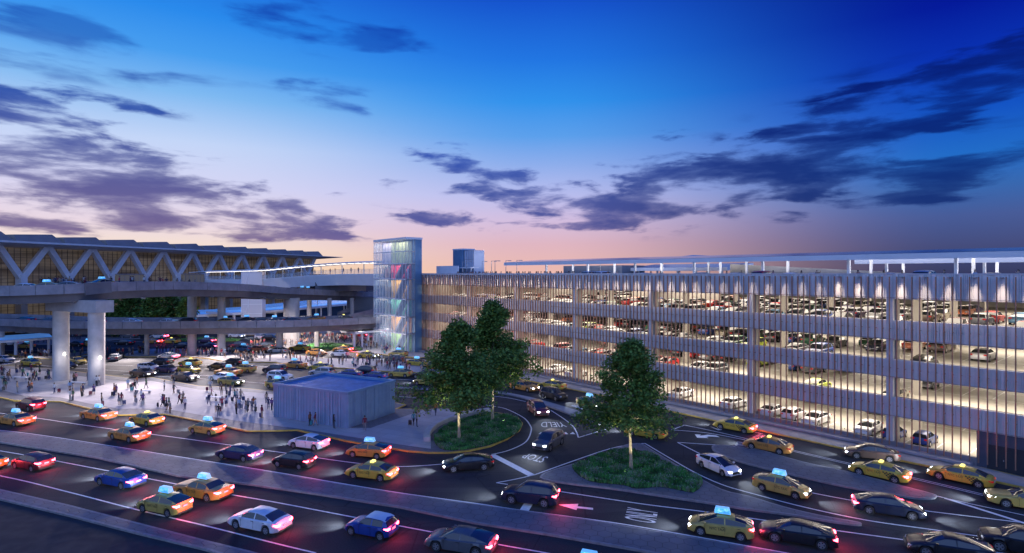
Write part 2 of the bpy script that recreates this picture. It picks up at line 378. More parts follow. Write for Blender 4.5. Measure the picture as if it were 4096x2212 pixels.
# long median of hexagonal pavers
top = G(cA, [(-900, 470), (-300, 492), (0, 508), (300, 545), (700, 607), (1300, 702), (2008, 814)]) + G(cB, [(600, 887), (1100, 968), (1643, 1044)]) + G(cC, [(330, 1090), (800, 1154), (1500, 1272), (2008, 1362), (2700, 1500)])
bot = G(cC, [(2300, 1620), (1240, 1391), (560, 1271), (0, 1183)]) + G(cB, [(1100, 1068), (500, 972), (0, 900)]) + G(cA, [(1300, 836), (700, 702), (300, 638), (0, 590), (-300, 560), (-900, 530)])
island('median', top + bot, M_HEX)
# triangular island with the small planting
tri = G(cC, [(480, 835), (560, 795), (880, 700), (1090, 612), (1160, 600), (1225, 604), (1300, 650), (1550, 800), (1800, 935)]) + \
      G(cD, [(0, 985), (250, 1062), (500, 1122), (740, 1165), (815, 1182), (800, 1196), (600, 1172), (300, 1122), (0, 1083)]) + G(cC, [(1700, 1035), (1400, 990), (1000, 930), (700, 895), (500, 862)])
island('traffic_island', smoothpoly(tri, 3), M_HEX)
# right divider
dv = G(cC, [(1728, 622), (1760, 610), (1850, 614), (2008, 640)]) + G(cD, [(60, 640), (400, 735), (700, 800), (1100, 905), (1340, 968), (1368, 988), (1330, 1003), (1200, 998), (1000, 965), (700, 915), (400, 848), (0, 752)]) + G(cC, [(1860, 706), (1750, 655)])
island('divider', smoothpoly(dv, 3), M_HEX)
md = G(cC, [(160, 212), (240, 226), (420, 262), (600, 312), (760, 360), (880, 400), (925, 430), (925, 452), (880, 455), (760, 412), (560, 335), (370, 270), (235, 238), (150, 226)])
island('turn_island', smoothpoly(md, 3), mat('pale_paving', (.3, .3, .31), .7, var=(1, .2)))
# plaza
pf = G(cA, [(-900, 170), (-300, 212), (0, 262), (100, 284), (300, 288), (440, 291), (620, 335), (860, 390), (1200, 383), (1470, 435), (1650, 475), (1800, 507), (2008, 505)]) + \
     G(cB, [(340, 500), (430, 520), (700, 580), (1030, 635), (1150, 655), (1300, 667), (1450, 667), (1600, 653), (1760, 618), (1880, 566), (1970, 500), (1992, 450), (1960, 410), (1880, 382), (1760, 368), (1400, 338), (1250, 350), (1180, 345), (1070, 345), (1140, 314), (1070, 300)])
pb = G(cB, [(560, 240), (170, 214)]) + G(cA, [(1850, 200), (1700, 186), (1450, 176), (1100, 111), (1000, 124), (757, 96), (500, 62)]) + G(k1, [(700, 1366), (500, 1338), (60, 1312), (-300, 1290), (-900, 1260)])
plaza = pf + pb
k = MB(); k.prism([tuple(p[:2]) for p in plaza], -.05, KZ, bottom=False); struct('plaza_kerb', k, M_YEL)
ins = inset([p[:2] for p in plaza], .22)
k = MB(); k.prism([tuple(p) for p in ins], KZ - .02, KZ + .006, bottom=False); struct('plaza_border', k, M_PLAZA2)
ins2 = inset(ins, 1.6)
inner = G(cA, [(-900, 120), (-300, 165), (0, 205), (180, 250), (440, 262), (640, 305), (860, 345), (1200, 345), (1470, 392), (1700, 430), (2008, 470)]) + G(cB, [(400, 497), (700, 545), (1030, 600), (1320, 640), (1320, 530), (1420, 445), (1560, 395), (1700, 372), (1400, 345), (1260, 356), (880, 488), (700, 485), (170, 395), (168, 240)]) + \
        G(cA, [(1850, 225), (1450, 205), (1100, 140), (1000, 152), (757, 128), (500, 95)]) + G(k1, [(700, 1392), (500, 1368), (60, 1340), (-300, 1315), (-900, 1285)])
k = MB(); k.prism([tuple(p[:2]) for p in inner], KZ - .01, KZ + .012, bottom=False); struct('plaza', k, M_PLAZA)
# middle pavement strip, far plaza, left pavement
p2 = G(k1, [(1150, 1215), (1200, 1226), (1450, 1224), (1700, 1226), (1950, 1246), (2100, 1270), (2550, 1276)]) + G(k2, [(700, 1280), (950, 1312), (1500, 1340), (1720, 1362), (2080, 1376), (2500, 1430), (2560, 1350), (2080, 1255), (1850, 1248), (1450, 1245), (1180, 1240), (1000, 1222), (800, 1200), (600, 1195), (420, 1190), (250, 1182), (90, 1165)]) + G(k1, [(1850, 1165), (1600, 1150), (1350, 1160), (1200, 1185)])
island('pavement_strip', smoothpoly(p2, 2), M_PLAZA, M_YEL)
p3 = G(k2, [(650, 1140), (800, 1146), (1000, 1150), (1500, 1192), (1640, 1200), (1900, 1225), (2100, 1232), (2200, 1190), (2000, 1100), (1700, 1020), (1500, 985), (1000, 985), (600, 1000), (250, 1005), (250, 1022), (600, 1022), (850, 1040), (880, 1065), (800, 1090), (690, 1115)])
island('far_plaza', smoothpoly(p3, 2), M_PLAZA, M_YEL)
p4 = G(k1, [(75, 1203), (200, 1225), (380, 1243), (520, 1246), (640, 1240), (760, 1215), (850, 1185), (830, 1172), (700, 1188), (520, 1195), (300, 1196), (120, 1195)])
island('left_pavement', smoothpoly(p4, 2), M_PLAZA2, M_YEL)
p5 = G(k1, [(-600, 1095), (0, 1110), (500, 1112), (900, 1075), (1300, 1055), (1300, 1035), (900, 1040), (500, 1050), (0, 1060), (-600, 1050)])
island('back_pavement', p5, M_PLAZA2)
# road along the garage: far kerb, pavement and planting strip
gk = G(cC, [(100, 60), (355, 130), (900, 240), (1400, 355), (1780, 437)]) + G(cD, [(70, 500), (690, 635), (1100, 722), (1310, 765), (1830, 885), (2400, 1010)])
far = G(cD, [(2400, 930), (2008, 848), (1700, 772), (690, 560), (60, 420)]) + G(cC, [(1780, 375), (1400, 300), (870, 188), (350, 82), (100, 30)])
island('garage_pavement', gk + far, mat('pale_walk', (.36, .35, .34), .7, var=(1, .2)), M_YEL)

# ---------------------------------------------------------------- painted markings
LZ = .005
PAINT = MB(); YP = MB()
def line(crop, pts, w=.15, mb=None, sm=True, z=LZ):
    P = G(crop, pts) if crop else [gp(*p) for p in pts]
    if sm and len(P) > 2: P = smoothpoly(P, 6, False)
    (mb or PAINT).ribbon([(p[0], p[1]) for p in P], w, z)
line(cA, [(-900, 280), (0, 370), (700, 470), (1400, 563), (2008, 651)]); line(cB, [(182, 650), (500, 697), (780, 735), (1000, 755)])
line(cB, [(1000, 755), (1090, 760), (1250, 754), (1400, 742)])
line(None, [cA(-900, 455), cA(-300, 472), cA(0, 495), cA(300, 531), cA(700, 592), cA(1300, 687), cA(2008, 800), cB(600, 872), cB(1100, 953), cC(0, 1028), cC(330, 1078), cC(1000, 1168), cC(1500, 1252), cC(2008, 1343), cC(2600, 1450)])
line(None, [cA(-900, 510), cA(0, 645), cA(600, 755), cA(1300, 890), cA(1690, 965), cA(2008, 1020), cB(760, 1130), cB(1340, 1240), cB(1820, 1330), cC(520, 1391), cC(900, 1465)])
line(None, [cA(-900, 660), cA(0, 827), cA(500, 946), cA(1000, 1075), cA(1500, 1192), cA(2008, 1320), cB(480, 1391)])
line(cC, [(60, 308), (140, 320), (230, 340), (350, 400), (400, 455), (410, 500), (370, 580), (250, 640), (120, 672)], .16)
line(cC, [(60, 236), (140, 245), (250, 260), (370, 285)], .14); line(cC, [(555, 350), (640, 405), (710, 460), (740, 505), (755, 548)], .16)
line(cC, [(755, 548), (955, 487)], .16, sm=False)
line(cC, [(126, 675), (418, 826)], .75, sm=False)
line(cC, [(430, 822), (700, 725), (950, 640), (1100, 605), (1240, 590)], .16); line(None, [cC(1240, 590), cC(1400, 685), cC(1600, 800), cC(1800, 890), cC(2008, 952), cD(400, 1055), cD(850, 1150), cD(1300, 1215), cD(1730, 1275), cD(2300, 1350)], .16)
line(cC, [(430, 822), (290, 853), (155, 878)], .14); line(cC, [(155, 878), (240, 890)], .14, sm=False)
line(None, [cC(630, 943), cC(1200, 1030), cC(1680, 1090), cD(100, 1150), cD(600, 1222), cD(1260, 1312), cD(1900, 1400)], .16)
line(cC, [(389, 1032), (358, 1082)], .75, sm=False)
line(cC, [(1436, 492), (1530, 457)], .16, sm=False); line(None, [cC(1530, 457), cC(1760, 505), cC(2008, 562)], .16); line(None, [cC(1436, 492), cC(1700, 515), cC(2008, 572)], .16)
line(cC, [(1478, 583), (1900, 611)], .16, sm=False); line(cC, [(1478, 583), (1650, 670)], .16, sm=False)
line(cD, [(320, 640), (730, 735), (1200, 840), (1710, 962)], .11); line(cD, [(320, 648), (730, 744), (1200, 850), (1710, 972)], .11)
line(cD, [(450, 950), (800, 1015), (1265, 1080), (1980, 1167)], .15); line(cD, [(1430, 990), (2008, 1172), (2400, 1300)], .34, sm=False); line(cD, [(1350, 970), (1600, 1028), (2008, 1115), (2300, 1180)], .13)
line(cD, [(-160, 460), (0, 500), (100, 522)], .13)
# upper roads
line(k1, [(960, 1235), (1300, 1250), (1500, 1252)], .14); line(k1, [(700, 1290), (1100, 1300), (1240, 1306)], .14); line(k1, [(1700, 1290), (2600, 1320)], .14)
line(k1, [(350, 1300), (640, 1322), (1200, 1358), (1500, 1375), (2000, 1400)], .14)
line(cA, [(900, 88), (1500, 120), (2008, 158)], .14); line(cB, [(100, 130), (360, 146), (600, 150)], .14); line(cB, [(1065, 178), (1300, 190)], .14); line(cB, [(965, 117), (1300, 135)], .14)
line(cB, [(1068, 246), (1340, 268), (1500, 285)], .14); line(cB, [(1068, 184), (1300, 198)], .14); line(k2, [(480, 1300), (760, 1325), (960, 1345)], .14)
line(k1, [(-400, 1260), (60, 1298), (330, 1310)], .2, YP); line(k1, [(630, 1355), (1000, 1391), (1300, 1405)], .2, YP)
line(k1, [(-100, 1085), (500, 1080), (900, 1075), (1600, 1090)], .14); line(k1, [(-100, 1160), (500, 1165), (1000, 1140), (1600, 1150)], .12)
for i in range(7): line(k1, [(-10 + i * 24, 1300 - i * 9), (150 + i * 30, 1272 - i * 7)][::1], .35, sm=False) if i < 4 else None
for i in range(6): line(k1, [(735 + i * 22, 1225 - i * 4), (835 + i * 4, 1200 + i * 5)], .3, sm=False)
line(cC, [(705, 313), (790, 340)], .35, sm=False); line(cC, [(722, 310), (800, 332)], .2, sm=False)
def quad(crop, pts, mb=None): (mb or PAINT).add([(*gp(*crop(*p))[:2], LZ) for p in pts], [tuple(range(len(pts)))])
quad(cC, [(610, 1038), (755, 1032), (749, 1050), (862, 1062), (862, 1076), (747, 1064), (740, 1078)])
quad(cC, [(1605, 524), (1650, 527), (1640, 535), (1700, 527), (1762, 533), (1787, 545), (1740, 541), (1705, 540), (1690, 546), (1706, 552), (1622, 549)])
quad(cC, [(1712, 466), (1780, 488), (1765, 470), (1800, 480), (1802, 492), (1775, 494)])
for x in (482, 660, 712): quad(cC, [(x - 20, 522), (x + 2, 507), (x + 22, 524)])
for (a, b) in ((560, 1), (605, 1)): quad(cC, [(a - 14, 522), (a + 2, 509), (a + 16, 523)])
def word(txt, corners, crop, mb=None):
    """paint the word into the quadrilateral; corners = start-bottom, end-bottom, end-top, start-top as the driver reads it"""
    cu = bpy.data.curves.new('w', 'FONT'); cu.body = txt; cu.resolution_u = 3; o = bpy.data.objects.new('w', cu); COL.objects.link(o)
    dg = bpy.context.evaluated_depsgraph_get(); me = bpy.data.meshes.new_from_object(o.evaluated_get(dg)); bpy.data.objects.remove(o)
    xs = [v.co.x for v in me.vertices]; ys = [v.co.y for v in me.vertices]; x0, x1, y0, y1 = min(xs), max(xs), min(ys), max(ys)
    if corners is None: return me, (x0, x1, y0, y1)
    A, B, C, D = [gp(*crop(*p)) for p in corners]
    vs = []
    for v in me.vertices:
        a = (v.co.x - x0) / (x1 - x0); b = (v.co.y - y0) / (y1 - y0); p = (A * (1 - a) + B * a) * (1 - b) + (D * (1 - a) + C * a) * b; vs.append((p.x, p.y, LZ))
    (mb or PAINT).add(vs, [tuple(p.vertices) for p in me.polygons])
word('YIELD', [(640, 437), (486, 434), (480, 472), (674, 470)], cC)
word('STOP', [(540, 690), (372, 665), (338, 694), (482, 732)], cC)
word('ONLY', [(1322, 1180), (1338, 1088), (1112, 1056), (1088, 1140)], cC)
word('ONLY', [(2000, 628), (2012, 590), (1912, 575), (1892, 607)], cC)
word('ONLY', [(112, 545), (120, 527), (70, 524), (20, 545)], cD)
o = PAINT.build('road_markings', M_LINE); o['kind'] = 'structure'
o = YP.build('yellow_markings', M_YLINE); o['kind'] = 'structure'

# ================================================================ plants
def blades(polys, count, h, name, mats, label, z0=KZ, seed=1, wide=.05, flower=.04):
    """grass and low flowers growing inside the plan polygon"""
    rnd = random.Random(seed); xs = [p[0] for p in polys]; ys = [p[1] for p in polys]
    def inside(x, y):
        c = False; n = len(polys); j = n - 1
        for i in range(n):
            if (polys[i][1] > y) != (polys[j][1] > y) and x < (polys[j][0] - polys[i][0]) * (y - polys[i][1]) / (polys[j][1] - polys[i][1]) + polys[i][0]: c = not c
            j = i
        return c
    mb = MB(); ph = [rnd.uniform(0, 6) for _ in range(4)]
    k = 0
    while k < count:
        x = rnd.uniform(min(xs), max(xs)); y = rnd.uniform(min(ys), max(ys))
        if not inside(x, y): continue
        k += 1
        f = .5 + .5 * math.sin(x * 1.7 + ph[0] + 1.3 * math.sin(y * .9 + ph[2])) * math.sin(y * 1.9 + ph[1] + math.sin(x * .7))
        hh = h * (.45 + .8 * f) * rnd.uniform(.6, 1.2); a = rnd.uniform(0, 6.28); w = wide * rnd.uniform(.7, 1.5)
        lean = rnd.uniform(.1, .6) * hh; la = rnd.uniform(0, 6.28); dx, dy = math.cos(a) * w, math.sin(a) * w
        mi = 0 if rnd.random() < .55 + .3 * f else 1
        if f > .62 and rnd.random() < .6: mi = 2
        elif f < .22: hh *= .6; mi = 1
        z1 = z0 + hh * .55; tx, ty = x + math.cos(la) * lean, y + math.sin(la) * lean; mx_, my_ = x + math.cos(la) * lean * .35, y + math.sin(la) * lean * .35
        mb.add([(x - dx, y - dy, z0), (x + dx, y + dy, z0), (mx_ + dx * .8, my_ + dy * .8, z1), (mx_ - dx * .8, my_ - dy * .8, z1), (tx, ty, z0 + hh)], [(0, 1, 2, 3), (3, 2, 4)], mi)
        if rnd.random() < flower * (1 if f > .4 else .3):
            r_ = .05; mb.add([(tx - r_, ty, z0 + hh), (tx, ty - r_, z0 + hh + .03), (tx + r_, ty, z0 + hh), (tx, ty + r_, z0 + hh + .03)], [(0, 1, 2, 3)], 3)
    o = mb.build(name, mats, fixn=False); tag(o, label, 'grass', kind='stuff'); return o
GM = [mat('leaf_green', (.07, .27, .06), .55, var=(.7, .45)), mat('leaf_dark', (.04, .13, .035), .6, var=(.7, .4)), mat('leaf_sage', (.15, .24, .14), .6, var=(.7, .3)), mat('flower_lilac', (.35, .28, .38), .7)]
bed1 = smoothpoly(G(cB, [(1352, 600), (1350, 545), (1420, 478), (1530, 436), (1640, 402), (1760, 380), (1890, 396), (1975, 440), (1985, 470), (1940, 530), (1800, 595), (1600, 645), (1420, 650)]), 3)
bed2 = smoothpoly(G(cC, [(712, 783), (780, 740), (870, 695), (1020, 648), (1120, 645), (1250, 668), (1330, 702), (1400, 747), (1520, 793), (1660, 878), (1600, 960), (1500, 948), (1350, 922), (1180, 935), (1080, 908), (830, 878)]), 3)
bed3 = [Vector(p[:2]) for p in G(cD, [(1690, 768), (1100, 648), (690, 556), (60, 420)]) + G(cC, [(1780, 372), (1400, 298), (870, 186), (350, 80), (350, 62), (870, 164), (1400, 270), (1780, 340)]) + G(cD, [(60, 380), (690, 510), (1100, 598), (1690, 730)])]
bed4 = smoothpoly(G(k2, [(985, 1130), (1050, 1110), (1200, 1105), (1330, 1112), (1420, 1128), (1490, 1150), (1505, 1165), (1450, 1176), (1300, 1172), (1150, 1160), (1020, 1146)]), 3)
bed5 = smoothpoly(G(k1, [(1640, 1073), (1700, 1062), (1900, 1055), (2100, 1060), (2220, 1070), (2200, 1082), (2000, 1088), (1750, 1086)]), 3)
for i, (bd, n, h, lab) in enumerate(((bed1, 15000, .34, 'dark green ground cover with pale flowers in the rounded bed under two trees'), (bed2, 17000, .34, 'dark green ground cover in the triangular bed around the single tree'),
                     (bed3, 14000, .34, 'strip of low green plants under the ledge of the parking garage'), (bed4, 6000, .4, 'green ground cover in the oval bed among the crowd'), (bed5, 3500, .4, 'thin green ground cover on the island behind the lower viaduct'))):
    s_ = MB(); s_.prism([tuple(p[:2]) for p in bd], KZ - .03 if i < 3 else .0, KZ + .03 + .001 * i, bottom=False); struct('planting_bed', s_, M_SOIL)
    blades([tuple(p[:2]) for p in bd], n, h, 'ground_cover', GM, lab, KZ + .02, 11 + i, .05 if i < 3 else .09)
# seat wall around the rounded bed
w = MB(); w.sweep([(p.x, p.y, KZ) for p in smoothpoly(G(cB, [(1318, 586), (1318, 545), (1360, 490), (1450, 443), (1560, 410), (1680, 384), (1760, 372)]), 5, False)], [(-.0, 0), (-.0, .5), (.75, .5), (.75, 0)])
tag(w.build('seat_wall', mat('seat_concrete', (.40, .40, .42), .75, var=(1, .15), bump=(6, .2))), 'low curved concrete seat wall along the rounded planting bed', 'seat wall')

def leaf_tree(name, base, ht, crown_r, crown_z0, label, nleaf, seed, tr=.16, leaf=.17, shape=None, group=None):
    rnd = random.Random(seed); root = thing(name, label, 'tree', base, 0, group)
    t = MB(); top = ht * .9; x = y = 0; pts = [(0, 0, -.05)]; rs = [tr * 1.35]
    n = 9
    for i in range(1, n + 1):
        x += rnd.uniform(-.05, .05); y += rnd.uniform(-.05, .05); pts.append((x, y, top * i / n)); rs.append(tr * (1 - .86 * i / n))
    t.tube(pts, rs, 9)
    prof = shape or (lambda f: math.sin(math.pi * min(1, (f * .92 + .08)) ** .72) ** .75)
    clumps = []
    for i in range(62):
        f = rnd.random() ** .85; z = crown_z0 + (ht - crown_z0) * f; a = rnd.uniform(0, 6.283); rr = crown_r * prof(f) * rnd.uniform(.62, 1.22)
        i0 = min(n, max(1, int(math.ceil(max(z - rr * .5, crown_z0) / top * n)))); p0 = Vector(pts[i0]); e = Vector((math.cos(a) * rr, math.sin(a) * rr, z))
        mid = p0.lerp(e, .5) + Vector((0, 0, rnd.uniform(-.1, .35)))
        if e.z > p0.z - .5: t.tube([p0, mid, e], [tr * .3 * (1 - .5 * f), tr * .17, .012], 5, cap=False)
        for q in (e, mid.lerp(e, .55), mid): clumps.append((q, crown_r * rnd.uniform(.12, .32) * (1 - .35 * f)))
    for i in range(40):
        f = rnd.random(); z = crown_z0 + (ht - crown_z0) * f; a = rnd.uniform(0, 6.283); rr = crown_r * prof(f) * rnd.uniform(.1, .6)
        clumps.append((Vector((math.cos(a) * rr, math.sin(a) * rr, z)), crown_r * .25))
    clumps.append((Vector((0, 0, ht - .2)), crown_r * .2))
    t.build('trunk', mat('bark', (.36, .31, .21), .9, var=(5, .3), bump=(12, .6)), root, smooth=60)
    lv = MB(); per = nleaf // len(clumps)
    for q, r_ in clumps:
        for _ in range(per):
            d = Vector((rnd.gauss(0, 1), rnd.gauss(0, 1), rnd.gauss(0, .75))); d.normalize(); d *= r_ * rnd.random() ** .4 * 1.25
            p = q + d; s_ = leaf * rnd.uniform(.6, 1.25); u = Vector((rnd.gauss(0, 1), rnd.gauss(0, 1), rnd.gauss(0, .55))).normalized()
            v = u.cross(Vector((rnd.gauss(0, .5), rnd.gauss(0, .5), 1))).normalized()
            lv.add([p - u * s_ * .5, p + v * s_ * .36 - u * s_ * .05, p + u * s_ * .55, p - v * s_ * .36 - u * s_ * .05], [(0, 1, 2, 3)], 0 if rnd.random() < .6 else (1 if rnd.random() < .6 else 2))
    lm = []
    for nm, c in (('tree_leaf', (.12, .22, .045)), ('tree_leaf_dark', (.06, .13, .03)), ('tree_leaf_light', (.22, .32, .06))):
        mm = mat(nm, c, .75, var=(.9, .4), spec=.2); b = mm.node_tree.nodes['Principled BSDF']; b.inputs['Subsurface Weight'].default_value = 0; lm.append(mm)
    lv.build('crown', lm, root, fixn=False); return root
def tree_at(px, py, top_px, wpx, zb_px, **k):
    b = gp(px, py, KZ); sc = b.y / F; ht = (py - top_px) * sc
    for dx, dy in ((-.9, -1.6), (1.4, -1.1)):
        fx = MB(); fx.tube([(0, 0, -.02), (0, 0, .14)], .09, 8); fo = fx.build('ground_spotlight', M_GREY); fo.location = (b.x + dx, b.y + dy, KZ + .03)
        tag(fo, 'ground spotlight %s of the %s' % ('left' if dx < 0 else 'right', k['label'].replace('leafy green ', '')), 'lamp', 'ground spotlights in the planting')
        l = bpy.data.objects.new('tree_uplight', bpy.data.lights.get('uplight') or bpy.data.lights.new('uplight', 'SPOT')); COL.objects.link(l)
        l.data.energy = 1200; l.data.color = (1, .90, .62); l.data.spot_size = R(85); l.data.spot_blend = 1; l.data.shadow_soft_size = .08
        l.location = (b.x + dx, b.y + dy, KZ + .25); l.rotation_euler = (Vector((-dx * .5, -dy * .5 , 3.4))).to_track_quat('-Z', 'Y').to_euler()
    leaf_tree('broadleaf_tree', tuple(b), ht, wpx / 2 * sc, (py - zb_px) * sc, **k)
cone = lambda f: max(.12, (1 - f) ** .66 * min(1, .86 + f * 1.0) * 1.42)
tree_at(*cB(1528, 562), 1300, 290, cB(0, 395)[1] - 60, label='leafy green tree at the front left of the rounded bed', nleaf=26000, seed=3, leaf=.36, shape=cone)
tree_at(*cB(1772, 424), 1219, 255, cB(0, 215)[1] - 30, label='taller leafy green tree at the back of the rounded bed', nleaf=26000, seed=5, leaf=.38, shape=cone)
tree_at(*cC(1138, 775), 1376, 280, cC(0, 560)[1] - 50, label='slender leafy green tree alone in the triangular bed', nleaf=22000, seed=9, leaf=.32, shape=cone)
# ================================================================ parking garage (local frame: x along the facade towards the near end, y inward)
GA = math.atan2(-.771, .637); GO = Vector((40.7, 61.3, 0))
GX = Vector((math.cos(GA), math.sin(GA), 0)); GY = Vector((-GX.y, GX.x, 0))
def gw(s, d, z=0): return GO + GX * s + GY * d + Vector((0, 0, z))
garage = thing('parking_garage', 'long five deck parking garage with copper fins over ribbed metal bands', 'garage', tuple(GO), GA)
BAY = 15.7; X0, X1, DEP = -97.9, 31.4, 62.
TOPS = [(16.22, 18.83), (11.84, 13.93), (7.80, 9.74), (3.63, 5.70)]
FLO = [.45, 4.6, 8.65, 12.8]; ROOF = 17.6
# decks and floors
for i, z in enumerate(FLO + [ROOF]):
    m = MB(); m.b3(X0, X1, .35, DEP, z - (.6 if i else .5), z); m.build('floor_slab', M_GFLOOR, garage)
    if 0 < i:
        for x in [X0 + .5 + BAY * k for k in range(9)]:
            pass
for d in (DEP - .3,):
    m = MB(); m.b3(X0, X1, d, d + .3, .5, ROOF); m.build('back_wall', M_GCONC, garage)
m = MB(); m.b3(X0 - .3, X0, .35, DEP, 0, ROOF + 1); m.build('end_wall', M_GCONC, garage)
for k in range(-6, 3):
    for d in (9.5, 25., 41.):
        m = MB()
        for i, z in enumerate(FLO):
            zt = (FLO + [ROOF])[i + 1] - .6; m.b3(k * BAY - .35, k * BAY + .35, d - .45, d + .45, z, zt)
        m.build('interior_column', M_GCONC, garage)
# inner ramp walls seen at the far end
for i, z in enumerate(FLO):
    zt = (FLO + [ROOF])[i + 1] - .6
    for a in ((-80, -62, 22, 22.4), (-96, -86, 17, 17.3), (-54, -34, 24.2, 24.5)):
        m = MB(); m.b3(*a, z, zt); m.build('partition_wall', M_GCONC, garage)
# bay lines on the decks
for i, z in enumerate(FLO):
    m = MB()
    for d0, d1 in ((.9, 5.9), (13.2, 18.2), (18.4, 23.4), (30.6, 35.6)):
        s = -90
        while s < 26: m.b3(s - .06, s + .06, d0, d1, z + .002, z + .008); s += 2.75
        if d0 > 1: m.b3(-90, 26, d0 - .1, d0, z + .002, z + .007)
    m.build('bay_markings', M_LINE, garage)
# ribbed spandrel bands, one per bay and deck
def ribs(x0, x1, z0, z1, seed, y=-.0):
    rnd = random.Random(seed); m = MB(); m.b3(x0, x1, y, y + .3, z0, z1)
    x = x0
    while x < x1 - .3:
        w = rnd.choice([.16, .16, .22, .3, .42]); w = min(w, x1 - x); dp = rnd.choice([.05, .09, .13])
        m.b3(x + .03, x + w - .03, y - dp, y + .02, z0 + .012, z1 - .012); x += w
    return m
for k in range(-6, 2):
    for i, (z0, z1) in enumerate(TOPS):
        x0 = max(X0, (k - 1) * BAY + .32) if k > -6 else X0; x1 = k * BAY - .32
        if k > -6: x0 = (k - 1) * BAY + .32
        if x1 - x0 > .5: ribs(x0, x1, z0, z1, k * 7 + i).build('ribbed_band', M_METAL, garage)
        # concrete upstand behind each band: the lit white edge seen above the metal
        if i: m = MB(); m.b3(x0, x1, .32, .5, FLO[4 - i] + .003, z1 + .03); m.build('upstand', M_GCONC, garage)
for i, (z0, z1) in enumerate(TOPS):
    ribs(1 * BAY + .32, X1, z0, z1, 90 + i).build('ribbed_band', M_METAL, garage)
for k in range(-6, 3):
    m = MB(); x = k * BAY; m.b3(x - .32, x + .32, -.06, .5, .95, 18.80)
    m.b3(x - .27, x - .21, -.13, -.04, .95, 18.78); m.b3(x + .21, x + .27, -.13, -.04, .95, 18.78); m.build('facade_column', M_METAL, garage)
    m = MB(); m.b3(x - .5, x + .5, .6, 1.5, .5, ROOF); m.build('structural_column', M_GCONC, garage)
m = MB(); m.b3(X0, X1, -.16, .5, 18.835, 18.95); m.build('coping', mat('pale_coping', (.5, .55, .65), .4, .3), garage)
# base plinth and ledge; solid wall with doors at the near end
m = MB(); m.b3(X0, 7.4, -.05, .33, 0, .95); m.build('plinth', M_CONC, garage)
m = MB(); m.b3(X0, 7.2, -1.25, -.06, .28, .52); m.b3(X0, 7.2, -1.0, -.06, .0, .28); m.build('ledge', M_CONC, garage)
m = MB(); m.b3(7.4, X1, -.04, .32, 0, 3.62); m.build('solid_wall', mat('dark_panel', (.09, .11, .17), .5, .3, var=(.5, .15)), garage)
for x in (9.6,):
    dr = MB(); dr.b3(x - 1.4, x - .02, -.09, -.03, .15, 2.5); dr.b3(x + .02, x + 1.4, -.09, -.03, .15, 2.5)
    d_ = dr.build('door', mat('dark_door', (.03, .035, .05), .5), garage); h = MB(); h.b3(x - .2, x - .12, -.14, -.09, 1.1, 1.25); h.build('handle', M_GREY, d_)
# copper fins: narrow blades standing off the facade on brackets
fin_me = MB(); fin_me.b3(-.045, .045, -.09, .09, .62, 18.62)
for z in (16.3, 13.0, 11.9, 8.8, 7.85, 4.8, 3.7): fin_me.b3(-.03, .03, .11, .42, z, z + .07)
fin0 = fin_me.build('fin', M_FIN, garage)
NF = 23; DX = BAY / NF; first = True; rest = MB(); FX = []
x = 15.7 * 1.4
k = 0
while x > X0 + .6:
    near = min(abs(x - j * BAY) for j in range(-6, 3))
    if near > .12: FX.append(x)
    x -= DX
for i, x in enumerate(FX):
    if i < 110:
        f = fin0 if i == 0 else fin0.copy()
        if i: COL.objects.link(f); f.parent = garage
        f.location = (x, -.55, 0)
    else:
        rest.b3(x - .055, x + .055, -.66, -.44, .62, 18.62)
        for z in (16.3, 11.9, 7.85, 3.7): rest.b3(x - .03, x + .03, -.44, -.13, z, z + .07)
r_ = rest.build('fins', M_FIN, garage); r_['kind'] = 'stuff'
for z in (11.95, 7.9, 3.75, 16.35):
    m = MB(); m.b3(X0, X1 - 8, -.40, -.36, z, z + .05); m.build('fin_rail', M_GREY, garage)
# facade downlights on every third fin gap
LAMPM = mat('lamp_glow', (1, .8, .6), .5, emit=(1, .78, .55), es=14)
lamp_me = MB(); lamp_me.b3(-.14, .14, -.12, .12, 0, .16); lamp0 = None
n = 0
for i in range(0, len(FX) - 1, 3):
    x = (FX[i] + FX[i + 1]) / 2
    if n < 52:
        m = MB(); m.b3(x - .12, x + .12, -.62, -.06, 18.5, 18.62); m.build('downlight', M_GREY, garage)
    n += 1
    l = bpy.data.objects.new('downlight_lamp', bpy.data.lights.get('downlight') or bpy.data.lights.new('downlight', 'SPOT')); COL.objects.link(l)
    l.data.energy = 1500; l.data.color = (1, .70, .48); l.data.spot_size = R(40); l.data.spot_blend = 1; l.data.shadow_soft_size = .2
    l.parent = garage; l.location = (x, -.42, 18.45); l.rotation_euler = (R(9.), 0, 0)
# ceiling lamps of the decks (area lamps under each slab)
for i, z in enumerate(FLO):
    zt = (FLO + [ROOF])[i + 1] - .66
    for k in range(-6, 2):
        for d in ((6.5, 27.) if i < 3 else (6.5, 22., 42.)):
            l = bpy.data.objects.new('ceiling_lamp', bpy.data.lights.get('ceiling') or bpy.data.lights.new('ceiling', 'AREA')); COL.objects.link(l)
            l.data.shape = 'RECTANGLE'; l.data.size = 12; l.data.size_y = 5; l.data.energy = 1200; l.data.color = (1, .86, .70)
            l.parent = garage; l.location = (k * BAY - BAY / 2, d, zt)
